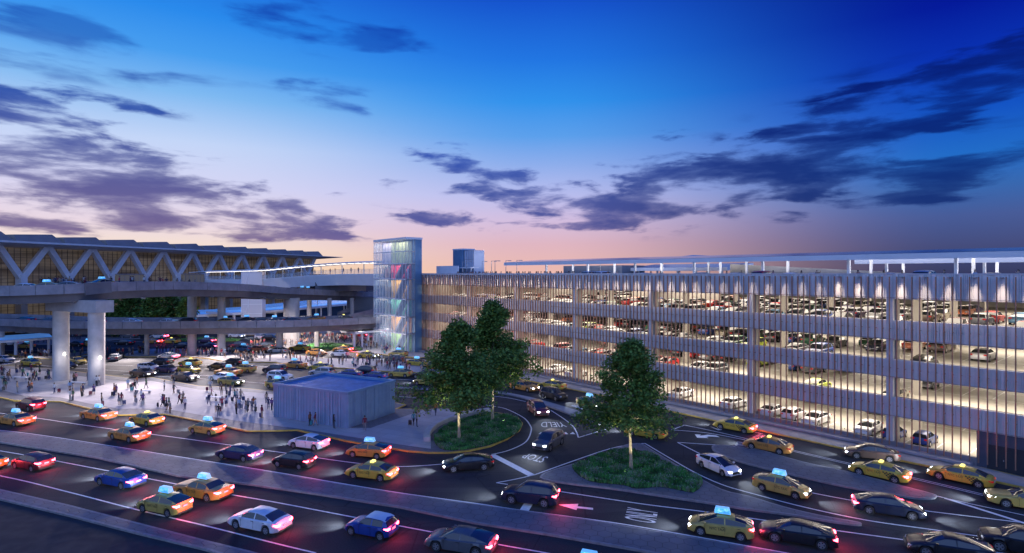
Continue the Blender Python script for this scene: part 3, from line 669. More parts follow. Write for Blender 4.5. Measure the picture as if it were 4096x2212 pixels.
# ---------------------------------------------------------------- roof canopies with solar panels
def solar(name, label, x0, x1, d0, d1, z, rise, posts, th=.66):
    o = thing(name, label, 'canopy', tuple(gw((x0 + x1) / 2, d0, ROOF)), GA, 'solar canopies on the garage roof')
    L = (x1 - x0) / 2
    m = MB(); m.add([(a, b, c) for a in (-L, L) for b, c in ((0, z - ROOF - th), (0, z - ROOF), (d1 - d0, z - ROOF + rise), (d1 - d0, z - ROOF + rise - th * .6))], [(0, 1, 2, 3), (7, 6, 5, 4), (0, 4, 5, 1), (1, 5, 6, 2), (2, 6, 7, 3), (3, 7, 4, 0)])
    m.build('frame', M_WHITE, o)
    s = MB(); nx = int(2 * L / 2.1)
    for i in range(nx):
        for j in range(4):
            a0 = -L + .25 + i * (2 * L - .5) / nx; a1 = a0 + (2 * L - .5) / nx - .05; t0 = (j + .03) / 4; t1 = (j + .97) / 4; D = d1 - d0 - .4
            zf = lambda t: z - ROOF + .03 + rise * (t * D + .2) / (d1 - d0)
            s.add([(a0, .2 + t0 * D, zf(t0)), (a1, .2 + t0 * D, zf(t0)), (a1, .2 + t1 * D, zf(t1)), (a0, .2 + t1 * D, zf(t1))], [(0, 1, 2, 3)])
    s.build('solar_panel_array', M_SOLAR, o)
    for px in posts:
        for dd in (1.6, d1 - d0 - 1.6):
            m = MB(); xx = px - (x0 + x1) / 2; m.b3(xx - .16, xx + .16, dd - .16, dd + .16, .003, z - ROOF - th + rise * dd / (d1 - d0) + .1)
            if dd < 3: m.build('post', M_WHITE, o)
            else: m.build('post', M_WHITE, o)
    return o
solar('solar_canopy', 'long white steel canopy with blue solar panels along the garage edge', -76.4, 22, 8, 19, 21.3, .72, [-64.4, -52.9, -41.7, -30, -18.8, -7.5, 3.65, 15])
solar('solar_canopy', 'white solar canopy lying further back across the roof on the right', -14, 30, 30, 41, 21.1, 1.4, [-10, 2, 14, 26])
solar('solar_canopy', 'short low white solar canopy behind the ramp wall', -60, -36, 30, 40, 20.1, .9, [-58, -48, -38])
o = thing('roof_ridge', 'raised blue triangular solar roof peak rising over the long canopy', 'canopy', tuple(gw(-38, 19.2, ROOF)), GA)
m = MB(); m.add([(-7, 0, 4.02), (13, 0, 4.02), (-1, 4, 4.75), (11, 9, 4.2), (-7, 9, 4.1)], [(0, 1, 2), (1, 3, 2), (3, 4, 2), (4, 0, 2), (0, 1, 3, 4)]); m.build('solar_surface', M_SOLAR, o)
m = MB(); m.b3(-7, 13, .05, .3, 3.55, 4.0); m.build('edge_beam', M_WHITE, o)
for xx in (-6, 4, 11): m = MB(); m.b3(xx - .15, xx + .15, 1, 1.3, .003, 4.0); m.build('post', M_WHITE, o)
# ramp wall and storage block on the roof
m = MB(); m.add([(-32, 0, 0), (6, 0, 0), (6, 0, .5), (-8, 0, 1.6), (-32, 0, 3.0), (-32, .3, 0), (6, .3, 0), (6, .3, .5), (-8, .3, 1.6), (-32, .3, 3.0)], [(0, 1, 2, 3, 4), (9, 8, 7, 6, 5), (0, 5, 6, 1), (1, 6, 7, 2), (2, 7, 8, 3), (3, 8, 9, 4), (4, 9, 5, 0)])
o = m.build('ramp_wall', M_GCONC); o.location = gw(0, 24, ROOF); o.rotation_euler = (0, 0, GA); tag(o, 'beige wall of the ramp climbing across the garage roof', 'wall')
m = MB(); m.b3(-9, 9, 0, 8, 0, 3.1); o = m.build('storage_block', mat('slate_panel', (.16, .18, .22), .6, var=(.5, .1))); o.location = gw(-68, 27, ROOF); o.rotation_euler = (0, 0, GA); tag(o, 'plain grey block standing behind the left posts of the canopy', 'building')
# canopy strip lamps: the roof underside is lit
for s_ in range(-70, 22, 12):
    l = bpy.data.objects.new('canopy_lamp', bpy.data.lights.get('canopy') or bpy.data.lights.new('canopy', 'AREA')); COL.objects.link(l)
    l.data.shape = 'RECTANGLE'; l.data.size = 9; l.data.size_y = .3; l.data.energy = 5200; l.data.color = (.95, .92, 1.)
    l.location = gw(s_, 12, ROOF + 1.2); l.rotation_euler = (R(180), 0, GA)
for s_ in (-8, 6, 20):
    l = bpy.data.objects.new('canopy_lamp', bpy.data.lights['canopy']); COL.objects.link(l); l.location = gw(s_, 32, ROOF + 1.2); l.rotation_euler = (R(150), 0, GA)
# roof lamp posts
lp = thing('lamp_post', 'thin grey lamp post on the garage roof', 'lamp post', (0, 0, 0))
m = MB(); m.tube([(0, 0, 0), (0, 0, 4.0)], [.07, .05], 6); m.build('pole', M_GREY, lp)
m = MB(); m.b3(0, 1.1, -.05, .05, 3.92, 4.0); m.b3(.5, 1.15, -.12, .12, 3.85, 3.93); m.build('arm', M_GREY, lp)
posx = [(-86.5, 4), (-83.5, 3), (-79, 4), (-75, 3.5), (-72.5, 2.5), (-69.5, 3), (-66, 3), (-62, 20), (-59, 20)]
for i, (s_, d) in enumerate(posx):
    lab = 'thin grey lamp post with side arm on the roof, %s from the left' % ['first', 'second', 'third', 'fourth', 'fifth', 'sixth', 'seventh', 'eighth', 'ninth'][i]
    if i == 0: lp.location = gw(s_, d, ROOF); lp['label'] = lab; lp['group'] = 'lamp posts on the garage roof'
    else: dup(lp, gw(s_, d, ROOF), 0, lab, 'lamp posts on the garage roof')

# ---------------------------------------------------------------- glass stair and lift tower
TX0, TX1, TY = -114.6, -97.9, -4.35     # along the facade / proud of it
tw = thing('stair_tower', 'tall glass tower with coloured stair landings at the garage end', 'tower', tuple(gw(TX1, TY)), GA)
L = TX1 - TX0; TZ = 27.0; LV = [0.15, 4.6, 8.65, 12.8, 17.6, 21.3]
m = MB(); m.b3(-L - .12, .12, -.12, 4.45, TZ, TZ + .5); m.b3(-L - .15, .1, -.15, 9.2, TZ + .0, TZ + .5) if 0 else None; m.build('roof', M_WHITE, tw)
m = ribs(0, .01, 0, .1, 1) if 0 else MB()
# solid ribbed shaft at the right (perpendicular face)
m = MB(); m.b3(-1.2, .0, 2.45, 4.33, 0, TZ - .01)
for i in range(8): m.b3(-.0, .06, 2.5 + i * .23, 2.62 + i * .24, .1, TZ - .05)
m.build('ribbed_shaft', M_METALB, tw)
m = MB(); m.b3(-L, -1.25, 4.1, 4.33, 0, TZ - .01); m.build('back_wall', M_METAL, tw)
for i, z in enumerate(LV):
    m = MB(); m.b3(-L + .1, -.1, .12, 4.05, z - .25, z); m.build('landing', M_GREY, tw)
# glass skins with mullions
g_ = MB(); g_.b3(-L, -.0, .0, .03, .2, TZ - .01); g_.build('glass_wall', M_GLASS, tw)
g_ = MB(); g_.b3(-.03, 0, .05, 2.4, .2, TZ - .01); g_.build('glass_wall', M_GLASS, tw)
g_ = MB(); g_.b3(-L, -L + .03, .05, 4.1, .2, TZ - .01); g_.build('glass_wall', M_GLASS, tw)
m = MB()
for i in range(11): xx = -L + i * L / 10; m.b3(xx - .04, xx + .04, -.07, -.002, .1, TZ - .02)
for z in LV[1:] + [24.2]: m.b3(-L, 0, -.07, -.004, z - .18, z + .02)
m.build('mullions', M_WHITE, tw)
m = MB()
for y in (.0, .8, 1.6, 2.4): m.b3(.002, .09, y - .05, y + .05, .1, TZ - .02)
for z in LV[1:] + [24.2]: m.b3(.004, .07, 0, 2.4, z - .18, z + .02)
m.build('mullions', M_GREY, tw)
m = MB(); m.tube([(-.6, .9, .1), (-.6, .9, 20.)], .22, 10); m.build('round_column', M_WHITE, tw)
cols = [((.32, .55, .10)), ((.85, .42, .10)), ((.16, .50, .36)), ((.85, .48, .12)), ((.85, .04, .12))]
for i in range(5):
    z0, z1 = LV[i] + .01, LV[i + 1] - .26
    m = MB(); m.b3(-11.6, -1.3, 2.3, 2.4, z0, z1); m.build('coloured_wall', mat('tower_panel_%s' % 'abcde'[i], cols[i], .5, var=(.4, .1)), tw)
    # stair flight with solid balustrade
    a = Vector((-6.0, 1.3, z0)); b = Vector((-2.4, 1.3, z1 - .1)); m = MB(); m.bar(a, b, 1.5, .22)
    m.bar(a + Vector((0, -.78, .35)), b + Vector((0, -.78, .35)), .06, .6); m.build('stair_flight', M_GREY, tw)
    m = MB(); m.b3(-L + .1, -11.7, 3.4, 3.5, z0, z1); m.build('lift_wall', mat('lift_blue', (.22, .36, .50), .3, .2), tw)
    m = MB()
    for xx in (-16., -14.4, -13., -11.8): m.b3(xx - .12, xx + .12, 1.2, 1.45, z0, z1)
    m.b3(-16., -11.8, 1.2, 1.3, z1 - .5, z1 - .2); m.build('lift_frame', M_GREY, tw)
    m = MB(); m.b3(-14.2, -13.1, 1.5, 3., z0 + .1, z0 + 2.6); m.build('lift_car', mat('lift_cabin', (.35, .42, .5), .2, .5), tw)
    for (xx, w_) in ((-6, 6), (-13.5, 5)):
        l = bpy.data.objects.new('tower_lamp', bpy.data.lights.get('tower') or bpy.data.lights.new('tower', 'AREA')); COL.objects.link(l)
        l.data.shape = 'RECTANGLE'; l.data.size = 5.5; l.data.size_y = 1.2; l.data.energy = 190; l.data.color = (1, .93, .85)
        l.parent = tw; l.location = (xx, 1.3, z1 - .04)
m = MB(); m.b3(-11.6, -1.3, 2.3, 2.4, LV[5] + .01, TZ - .3); m.build('coloured_wall', mat('tower_panel_f', (.55, .62, .38), .5, var=(.4, .1)), tw)
m = MB(); m.b3(-L + .1, -11.7, 2.3, 2.4, LV[5] + .01, TZ - .3); m.build('pale_wall', mat('tower_panel_g', (.62, .58, .72), .5), tw)
l = bpy.data.objects.new('tower_lamp', bpy.data.lights['tower']); COL.objects.link(l); l.parent = tw; l.location = (-6, 1.3, TZ - .3)
l = bpy.data.objects.new('tower_lamp', bpy.data.lights['tower']); COL.objects.link(l); l.parent = tw; l.location = (-13.5, 1.3, TZ - .3)
# low white link wall and canopy behind the tower on the roof
m = MB(); m.b3(-97.8, -88.5, 4, 4.3, 0, 3.1); o = m.build('link_wall', M_WHITE); o.location = gw(0, 0, ROOF); o.rotation_euler = (0, 0, GA); tag(o, 'low white panelled wall on the roof right of the glass tower', 'wall')
# small pavilion tower on the roof
pv = thing('roof_pavilion', 'blue ribbed block with glass lift tower on the garage roof', 'building', tuple(at(1812, 1095, 140)[:2]) + (ROOF,), GA)
m = MB(); m.b3(0, 4.0, 0, 3.6, 0, 7.0)
for i in range(15): m.b3(.05 + i * .255, .16 + i * .255, -.05, 0, .05, 6.95)
m.build('ribbed_block', M_METALB, pv)
m = MB(); m.b3(-.1, 4.1, -.1, 3.7, 7.0, 7.3); m.build('roof', M_WHITE, pv)
m = MB(); m.b3(4.05, 8.0, .6, 3.6, 0, 6.8); m.build('glass_block', mat('frosted_glass', (.62, .68, .78), .15, .1, var=(.4, .06)), pv)
m = MB()
for i in range(6): m.b3(4.1 + i * .76, 4.19 + i * .76, .5, .599, 0, 6.8)
for z in (2.2, 4.6, 6.75): m.b3(4.05, 8.05, .52, .598, z, z + .08)
m.build('mullions', M_GREY, pv)
m = MB(); m.b3(3.5, 11, -2.5, -.2, 2.5, 2.75); m.build('entrance_canopy', M_WHITE, pv)
for xx in (4.2, 7.2, 10.6): m = MB(); m.b3(xx - .1, xx + .1, -2.2, -2.0, 0, 2.5); m.build('post', M_WHITE, pv)

# ================================================================ kiosk on the plaza
A_, B_, C_ = gp(*cB(172, 395), KZ), gp(*cB(712, 483), KZ), gp(*cB(1065, 365), KZ)
ex = (B_ - A_).normalized(); ka = math.atan2(ex.y, ex.x); KL = (B_ - A_).length; KW = (C_ - B_).length
KH = H - (cB(0, 235)[1] - HY) / F * B_.y - KZ
ki = thing('kiosk', 'windowless blue grey ribbed metal box building on the plaza', 'building', tuple(A_), ka)
m = MB(); m.b3(0, KL, 0, KW, 0, KH)
rnd = random.Random(4); x = .05
while x < KL - .2: w = rnd.choice([.14, .2, .3]); m.b3(x, x + w - .06, -rnd.choice([.03, .06, .09]), .0, .05, KH - .02); x += w
x = .05
while x < KW - .2: w = rnd.choice([.14, .2, .3]); m.b3(KL, KL + rnd.choice([.03, .06, .09]), x, x + w - .06, .05, KH - .02); x += w
m.build('ribbed_wall', mat('kiosk_metal', (.22, .35, .50), .5, .25, var=(.6, .1)), ki)
m = MB(); m.b3(-.1, KL + .1, -.1, .25, KH, KH + .3); m.b3(-.1, KL + .1, KW - .25, KW + .1, KH, KH + .3); m.b3(-.1, .25, .25, KW - .25, KH, KH + .3); m.b3(KL - .25, KL + .1, .25, KW - .25, KH, KH + .3)
m.build('parapet', M_METALB, ki)
m = MB(); m.b3(.25, KL - .25, .25, KW - .25, KH + .005, KH + .03); m.build('roof', mat('kiosk_roof', (.07, .20, .42), .7, var=(.8, .25), bump=(8, .3)), ki)

# ================================================================ viaducts
def smooth3(pts, n=6):
    P = [Vector(p) for p in pts]; out = []; N = len(P)
    for i in range(N - 1):
        a, b, c, d = P[max(0, i - 1)], P[i], P[i + 1], P[min(N - 1, i + 2)]
        for k in range(n):
            t = k / n; out.append(.5 * ((2 * b) + (c - a) * t + (2 * a - 5 * b + 4 * c - d) * t * t + (3 * b - a - 3 * c + d) * t ** 3))
    out.append(P[-1]); return out
def resample(P, step):
    out = [P[0]]; acc = 0
    for i in range(1, len(P)):
        a = P[i - 1]; b = P[i]; d = (b - a).length
        while acc + d >= step:
            t = (step - acc) / d; a = a.lerp(b, t); out.append(a.copy()); d = (b - a).length; acc = 0
        acc += d
    return out
def viaduct(label, ctl, width, ph=1.5, gh=1.5, side=1):
    """ctl: parapet top points; deck extends to the far side"""
    path = resample(smooth3(ctl, 8), 4.0); o0 = path[len(path) // 2]
    root = thing('viaduct', label, 'bridge', (o0.x, o0.y, 0)); off = (o0.x, o0.y, 0)
    P = [(p.x, p.y, p.z) for p in path]
    m = MB(); m.sweep(P, [(.05, -ph - .002), (width - .05, -ph - .002), (width - .05, -ph + .45), (.05, -ph + .45)]); m.build('deck', M_ASPH, root, off=off)
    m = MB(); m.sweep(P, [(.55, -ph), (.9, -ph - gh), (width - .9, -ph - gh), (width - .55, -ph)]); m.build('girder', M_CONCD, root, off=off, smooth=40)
    for s_, t_ in ((0, .38), (width - .38, .38)):
        m = MB(); n = len(path)
        for i in range(n - 1):
            a, b = path[i], path[i + 1]; d = (b - a); dn = d.normalized(); q = Vector((-dn.y, dn.x, 0)).normalized()
            a2 = a + dn * .045; b2 = b - dn * .045
            vs = [p + q * (s_ + e) + Vector((0, 0, z)) for p in (a2, b2) for e, z in ((-.03, -ph - .12), (-.03, 0), (t_, 0), (t_ + .0, -ph + .44))]
            m.add(vs, [(0, 1, 2, 3), (7, 6, 5, 4), (0, 4, 5, 1), (1, 5, 6, 2), (2, 6, 7, 3), (3, 7, 4, 0)])
        m.build('parapet', M_CONC, root, off=off)
    return root, off, path
PW = [(px, py, Y) for px, py, Y in [(-700, 1252, 142), (-300, 1265, 134), (0, 1274.4, 129), (215, 1283, 124.8), (414, 1285.5, 124.7), (647, 1285.5, 125.8), (862, 1284, 127.7), (1100, 1282, 130), (1317, 1276, 137), (1499, 1268.8, 146), (1620, 1264, 154), (1700, 1262, 162)]]
low, loff, lpath = viaduct('lower curved concrete viaduct crossing over the crowd and taxis', [at(*p) for p in PW], 11.)
UW = [(-900, 1150, 108), (-300, 1149, 97), (0, 1145, 93), (200, 1139, 93.5), (340, 1134, 95.5), (444, 1129, 99), (600, 1126, 107), (755, 1126.4, 115), (992, 1137, 130), (1145, 1150, 145), (1317, 1160, 165), (1499, 1168, 185), (1700, 1174, 208)]
upp, uoff, upath = viaduct('upper curved concrete viaduct carried by thick round piers in front of the terminal', [at(*p) for p in UW], 13.)
def pier(root, off, px, Y, zt, r, mt=None, z0=KZ, sy=1.):
    p = at(px, HY, Y); m = MB(); n = 20
    prof = [(r, z0), (r, z0 + .02), (r, zt)]
    vs = [(p.x + math.cos(2 * math.pi * k / n) * r, p.y + math.sin(2 * math.pi * k / n) * r * sy, z) for z in (z0, zt) for k in range(n)]
    m.add(vs, [(k, (k + 1) % n, n + (k + 1) % n, n + k) for k in range(n)] + [tuple(range(n, 2 * n))]); m.build('pier', mt or M_CONCL, root, off=off, smooth=40); return p
pA = pier(upp, uoff, 244, 100.4, 12.4, 1.2); pB = pier(upp, uoff, 386, 96, 12.4, 1.2)
m = MB(); d = (pB - pA).normalized(); e0 = pA - d * 2.0; e1 = pB + d * 2.4; m.bar((e0.x, e0.y, 13.4), (e1.x, e1.y, 13.4), 2.8, 2.0); m.build('pier_cap', M_CONCL, upp, off=uoff)
for px, Y, r in ((768, 131, .95), (886, 131, .85), (1166, 150, 2.0), (1318, 165, .6), (1408, 170, .6), (1237, 175, .7)): pier(upp, uoff, px, Y, H - (1186 - HY) / F * Y if px < 1000 else at(px, 1192, Y).z, r)
for px, Y, r in ((587, 131, .5), (1118, 136, .75), (1268, 144, .6), (1420, 148, .65), (3, 131, .7), (-180, 136, .7)): pier(low, loff, px, Y, 5.6, r)
for p_ in (pA, pB):
    m = MB(); m.box((p_.x + 1.12, p_.y - .62, 4.8), (.22, .16, .4)); m.build('wall_lamp', mat('wall_lamp_glow', (1, 1, 1), .4, emit=(1, .93, .85), es=14), upp, off=uoff)
    l = bpy.data.objects.new('pier_lamp', bpy.data.lights.get('pier') or bpy.data.lights.new('pier', 'POINT')); COL.objects.link(l); l.data.energy = 170; l.data.color = (1, .92, .88); l.data.shadow_soft_size = .3; l.location = (p_.x + 2.0, p_.y - 2.0, 4.2)
# darker expansion block on the upper parapet
m = MB(); pa = at(340, 1165, 94.8); pb = at(444, 1160, 98.6); m.bar((pa.x, pa.y, 16.3), (pb.x, pb.y, 16.6), .3, 2.0); m.build('joint_block', mat('joint_concrete', (.16, .155, .17), .85, var=(.5, .15)), upp, off=uoff)
# floodlights under the viaduct decks light the plaza
def flood(p, tgt, e, ang=100, col=(1, .86, .84), rad=.5, root=None):
    l = bpy.data.objects.new('flood_lamp', bpy.data.lights.new('flood', 'SPOT')); COL.objects.link(l); l.location = p
    l.data.energy = e; l.data.spot_size = R(ang); l.data.spot_blend = .9; l.data.color = col; l.data.shadow_soft_size = rad
    l.rotation_euler = (Vector(tgt) - Vector(p)).to_track_quat('-Z', 'Y').to_euler(); return l
def fixture(root, off, p):
    m = MB(); m.box(p, (.5, .5, .2)); m.build('floodlight', M_GREY, root, off=off)
# ================================================================ terminal
TA = math.atan2(.966, .257); TO = Vector((-154.8, 189, 0))
te = thing('terminal', 'long airport terminal with white y shaped columns and tinted glass wall', 'terminal', tuple(TO), TA)
ML = 15.0
def loc(f): return f
m = MB(); m.add([(-75, -8, 28.1), (-75, -8, 28.8), (168, -8, 28.8), (168, -8, 28.55), (-75, 62, 27.6), (-75, 62, 29.2), (154, 62, 29.2), (154, 62, 27.6), (-75, 3, 27.2), (156, 3, 27.2)],
      [(0, 1, 2, 3), (1, 5, 6, 2), (0, 3, 9, 8), (8, 9, 7, 4), (4, 7, 6, 5), (2, 6, 7, 9), (3, 2, 9), (0, 8, 4, 5, 1)])
M_TW = mat('terminal_steel', (.82, .80, .78), .6, var=(.3, .1)); m.build('roof', M_TW, te)
for k in range(-4, 11):
    x0 = (k - .82) * ML; x1 = (k + .18) * ML
    m = MB(); vs = []
    for y, s in ((-4.5, 0), (40, 0)):
        vs += [(x0 + .4, y, 28.7), (x0 + .4, y + (1.2 if y < 0 else -1), 31.0), (x1 - 3.2, y + (1.2 if y < 0 else -1), 31.7), (x1, y, 28.7)]
    m.add(vs, [(0, 1, 2, 3), (7, 6, 5, 4), (1, 5, 6, 2), (2, 6, 7, 3), (0, 4, 5, 1)]); m.build('roof_monitor', mat('roof_monitor_metal', (.34, .30, .27), .5, .2, var=(.3, .1)), te)
for k in range(-4, 11):
    xb = (k - .5) * ML
    m = MB()
    for sg in (-1, 1): m.bar((xb + sg * .35, 0, 17.6), (xb + sg * 7.2, -.6, 27.6), 1.5, 1.7)
    m.bar((xb, 0, 0), (xb, 0, 18.5), 1.9, 2.6); m.build('column', M_TW, te)
TG = mat('tinted_glass', (.10, .085, .055), .3, .0, spec=.4)
g = NT(TG.node_tree); b = g.n['Principled BSDF']; tc = g.new('ShaderNodeTexCoord').outputs['Object']; mp = g.new('ShaderNodeMapping'); g.put(mp, 0, tc); mp.inputs['Scale'].default_value = (.03, 1, .35)
n = g.noise(mp.outputs[0], 1.4, 3, .5, .6); g.put(b, 'Base Color', g.ramp(n, [(.35, (.13, .10, .07)), (.6, (.34, .26, .17))]))
g.put(b, 'Emission Color', g.ramp(n, [(.35, (.26, .19, .13)), (.6, (.70, .54, .38))])); b.inputs['Emission Strength'].default_value = .085
m = MB(); m.b3(-75, 154, 3.2, 3.6, .1, 27.18); m.build('glass_wall', TG, te)
m = MB(); m.b3(154, 154.4, 3.2, 61, .1, 27.3); m.build('glass_wall', TG, te)
m = MB()
x = -75
while x < 154: m.b3(x - .04, x + .04, 3.05, 3.19, .1, 27.1); x += 1.875
for z in range(2, 27, 2): m.b3(-75, 154, 3.1, 3.195, z - .05, z + .05)
r_ = m.build('mullion_grid', M_DARK, te)
for xx in (29, 59):
    m = MB(); m.b3(xx - 5, xx + 5, -3, 3, 14.2, 18.4); m.build('entrance_lobby', mat('lobby_glass', (.30, .27, .2), .2, emit=(1, .8, .5), es=.04), te)
    m = MB()
    for q in range(6): m.b3(xx - 5 + q * 2 - .05, xx - 5 + q * 2 + .05, -3.1, -3.002, 14.2, 18.4)
    m.b3(xx - 5.2, xx + 5.2, -3.3, 3, 18.41, 18.7); m.build('frame', M_GREY, te)
# departures forecourt in front of the terminal
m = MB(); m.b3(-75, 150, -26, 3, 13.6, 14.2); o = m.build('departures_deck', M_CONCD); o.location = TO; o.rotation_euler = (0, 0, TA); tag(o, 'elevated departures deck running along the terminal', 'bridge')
# ================================================================ footbridge
BW = [at(820, 1118, 205), at(966, 1117, 190), at(1046, 1115.6, 183), at(1200, 1104, 171), at(1361, 1095.5, 160), at(1499, 1094.5, 151), at(1530, 1094.5, 149)]
bp_ = resample(smooth3(BW, 6), 3.2); bo = bp_[len(bp_) // 2]; boff = (bo.x, bo.y, 0)
br = thing('footbridge', 'covered white footbridge with lit canopy and glass railing from tower to terminal', 'footbridge', boff)
def swp(name, mt, prof, smooth=None):
    m = MB(); m.sweep([(p.x, p.y, p.z) for p in bp_], prof); m.build(name, mt, br, off=boff, smooth=smooth)
swp('girder', M_WHITE, [(0, -.3), (.9, -3.2), (4.2, -3.2), (5, -.3), (5, 0), (0, 0)])
nb = len(bp_)
cz = [2.7 + .25 * (i / nb) for i in range(nb)]
m = MB(); cp = [(p.x, p.y, p.z + cz[i]) for i, p in enumerate(bp_)]; d0 = (Vector(cp[0]) - Vector(cp[1])).normalized(); cp = [tuple(Vector(cp[0]) + d0 * 9 + Vector((0, 0, -.2)))] + cp
m.sweep(cp, [(-1.6, 0), (-1.6, .22), (2.5, .5), (6.4, .22), (6.4, 0)]); m.build('canopy', M_WHITE, br, off=boff)
for i, p in enumerate(bp_[:-1]):
    q = bp_[i + 1]; d = (q - p).normalized(); s_ = Vector((-d.y, d.x, 0)).normalized()
    m = MB(); c = p + s_ * 1.2 + Vector((0, 0, cz[i] - .1)); m.bar(c - d * .7, c + d * .7, 1.3, .08); m.build('light_panel', LAMPM if 0 else mat('canopy_lamp_glow', (1, .95, .9), .5, emit=(1, .93, .88), es=2.4), br, off=boff)
    if i % 3 == 0:
        m = MB(); m.tube([p + s_ * .7, p + s_ * .7 + Vector((0, 0, cz[i]))], .14, 6); m.build('post', M_WHITE, br, off=boff)
m = MB()
for i, p in enumerate(bp_): m.tube([p, p + Vector((0, 0, 1.25))], .035, 4)
m.sweep([(p.x, p.y, p.z + 1.22) for p in bp_], [(-.03, 0), (.03, 0), (.03, .06), (-.03, .06)]); m.build('railing', M_GREY, br, off=boff)
m = MB(); m.sweep([(p.x, p.y, p.z + .1) for p in bp_], [(0, 0), (.02, 0), (.02, 1.05), (0, 1.05)]); m.build('glass_railing', M_GLASS, br, off=boff)
pl = at(1006, 1115, 182)
lf = thing('lift_shaft', 'frosted glass lift shaft at the terminal end of the footbridge', 'lift shaft', (pl.x, pl.y, 0), R(8))
m = MB(); m.b3(-3.0, 3.2, 0, 4, 0, 19.3); m.build('glass_shaft', mat('frosted_shaft', (.55, .56, .60), .2, .1, emit=(.8, .75, 1), es=.10), lf)
m = MB()
for xx in (-3.05, -.9, 3.2): m.b3(xx - .08, xx + .08, -.12, -.003, 0, 19.4)
for z in (3, 6, 9, 12, 15, 19.3): m.b3(-3.1, 3.25, -.1, -.004, z - .08, z + .08)
m.bar((-3, -.08, 3), (-.9, -.08, 9), .08, .1); m.bar((-3, -.08, 12), (-.9, -.08, 19), .08, .1); m.build('frame', M_WHITE, lf)
# ================================================================ structures seen between the viaducts
def slabroof(name, label, crop, pts, z, th, wid, glass=True, cat='canopy'):
    P = [gp(*crop(*p), z) for p in pts]; P = smooth3(P, 5); o0 = P[len(P) // 2]; off = (o0.x, o0.y, 0)
    r = thing(name, label, cat, off)
    m = MB(); m.sweep([tuple(p) for p in P], [(0, -th), (wid, -th), (wid, 0), (0, 0)]); m.build('roof_slab', M_WHITE, r, off=off)
    if glass:
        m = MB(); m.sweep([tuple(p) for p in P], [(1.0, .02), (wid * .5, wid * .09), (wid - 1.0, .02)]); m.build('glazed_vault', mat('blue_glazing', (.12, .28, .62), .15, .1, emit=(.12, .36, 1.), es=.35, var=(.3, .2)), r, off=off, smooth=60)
    for i in range(1, len(P), 3):
        d = (P[min(i + 1, len(P) - 1)] - P[i - 1]).normalized(); q = Vector((-d.y, d.x, 0)); c = P[i] + q * 1.2
        m = MB(); m.tube([(c.x, c.y, 0), (c.x, c.y, z - th)], .3, 8); m.build('post', M_WHITE, r, off=off)
    return r
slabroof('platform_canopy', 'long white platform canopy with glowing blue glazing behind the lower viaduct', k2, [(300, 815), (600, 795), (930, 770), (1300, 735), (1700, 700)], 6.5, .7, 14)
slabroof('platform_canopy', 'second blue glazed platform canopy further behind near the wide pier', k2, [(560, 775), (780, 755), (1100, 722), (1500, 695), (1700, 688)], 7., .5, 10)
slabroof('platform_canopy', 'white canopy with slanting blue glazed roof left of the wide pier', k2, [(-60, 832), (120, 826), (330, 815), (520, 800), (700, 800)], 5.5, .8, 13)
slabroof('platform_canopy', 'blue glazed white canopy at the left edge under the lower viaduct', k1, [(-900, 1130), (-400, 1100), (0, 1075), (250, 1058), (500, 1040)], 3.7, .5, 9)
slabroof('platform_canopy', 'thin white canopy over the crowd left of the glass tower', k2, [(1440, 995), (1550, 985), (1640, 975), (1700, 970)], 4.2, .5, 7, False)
# ramp descending beside the tower behind
P = [at(*k2(1180, 870), 165), at(*k2(1300, 850), 165), at(*k2(1450, 815), 168), at(*k2(1620, 775), 175), at(*k2(1750, 750), 185)]
m = MB(); P2 = smooth3(P, 5); m.sweep([tuple(p) for p in P2], [(0, -2.2), (9, -2.2), (9, 0), (8.7, 0), (8.7, -1), (.3, -1), (.3, 0), (0, 0)]); tag(m.build('ramp', M_CONC), 'curved concrete ramp rising behind the glass tower', 'bridge')
c = at(*k2(1517, 800), 182); m = MB(); m.box((c.x, c.y, 7.2), (9.5, 8, 8), R(10)); m.box((c.x, c.y, 11.35), (9.9, 8.4, .3), R(10)); tag(m.build('plant_room', mat('slate_panel', (.16, .18, .22), .6)), 'plain grey box building behind the ramp beside the tower', 'building')
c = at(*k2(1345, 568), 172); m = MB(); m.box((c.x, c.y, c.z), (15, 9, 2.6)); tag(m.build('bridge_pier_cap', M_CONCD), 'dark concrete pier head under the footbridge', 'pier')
# dark far buildings
rnd = random.Random(12)
for i in range(16):
    px = 640 + i * 60; Y = 330 + rnd.uniform(0, 90); p = at(px, 1100, Y); w_ = rnd.uniform(16, 34); h_ = rnd.uniform(9, 15.5)
    m = MB(); m.box((p.x, p.y, h_ / 2), (w_, 14, h_), R(8)); m.box((p.x, p.y, h_ + .3), (w_ + 1, 15, .6), R(8))
    for z in range(2, int(h_), 3): m.box((p.x - .9, p.y - 7, z), (w_ * .9, .3, 1.2), R(8), 1)
    o = m.build('far_building', [mat('far_facade', (.12, .12, .15), .7, var=(.1, .3)), mat('far_window', (.03, .035, .05), .2)])
    tag(o, 'low dark distant building behind the viaducts, %s from the left' % ['first', 'second', 'third', 'fourth', 'fifth', 'sixth', 'seventh', 'eighth', 'ninth', 'tenth', 'eleventh', 'twelfth', 'thirteenth', 'fourteenth', 'fifteenth', 'last'][i], 'building', 'distant buildings behind the viaducts')
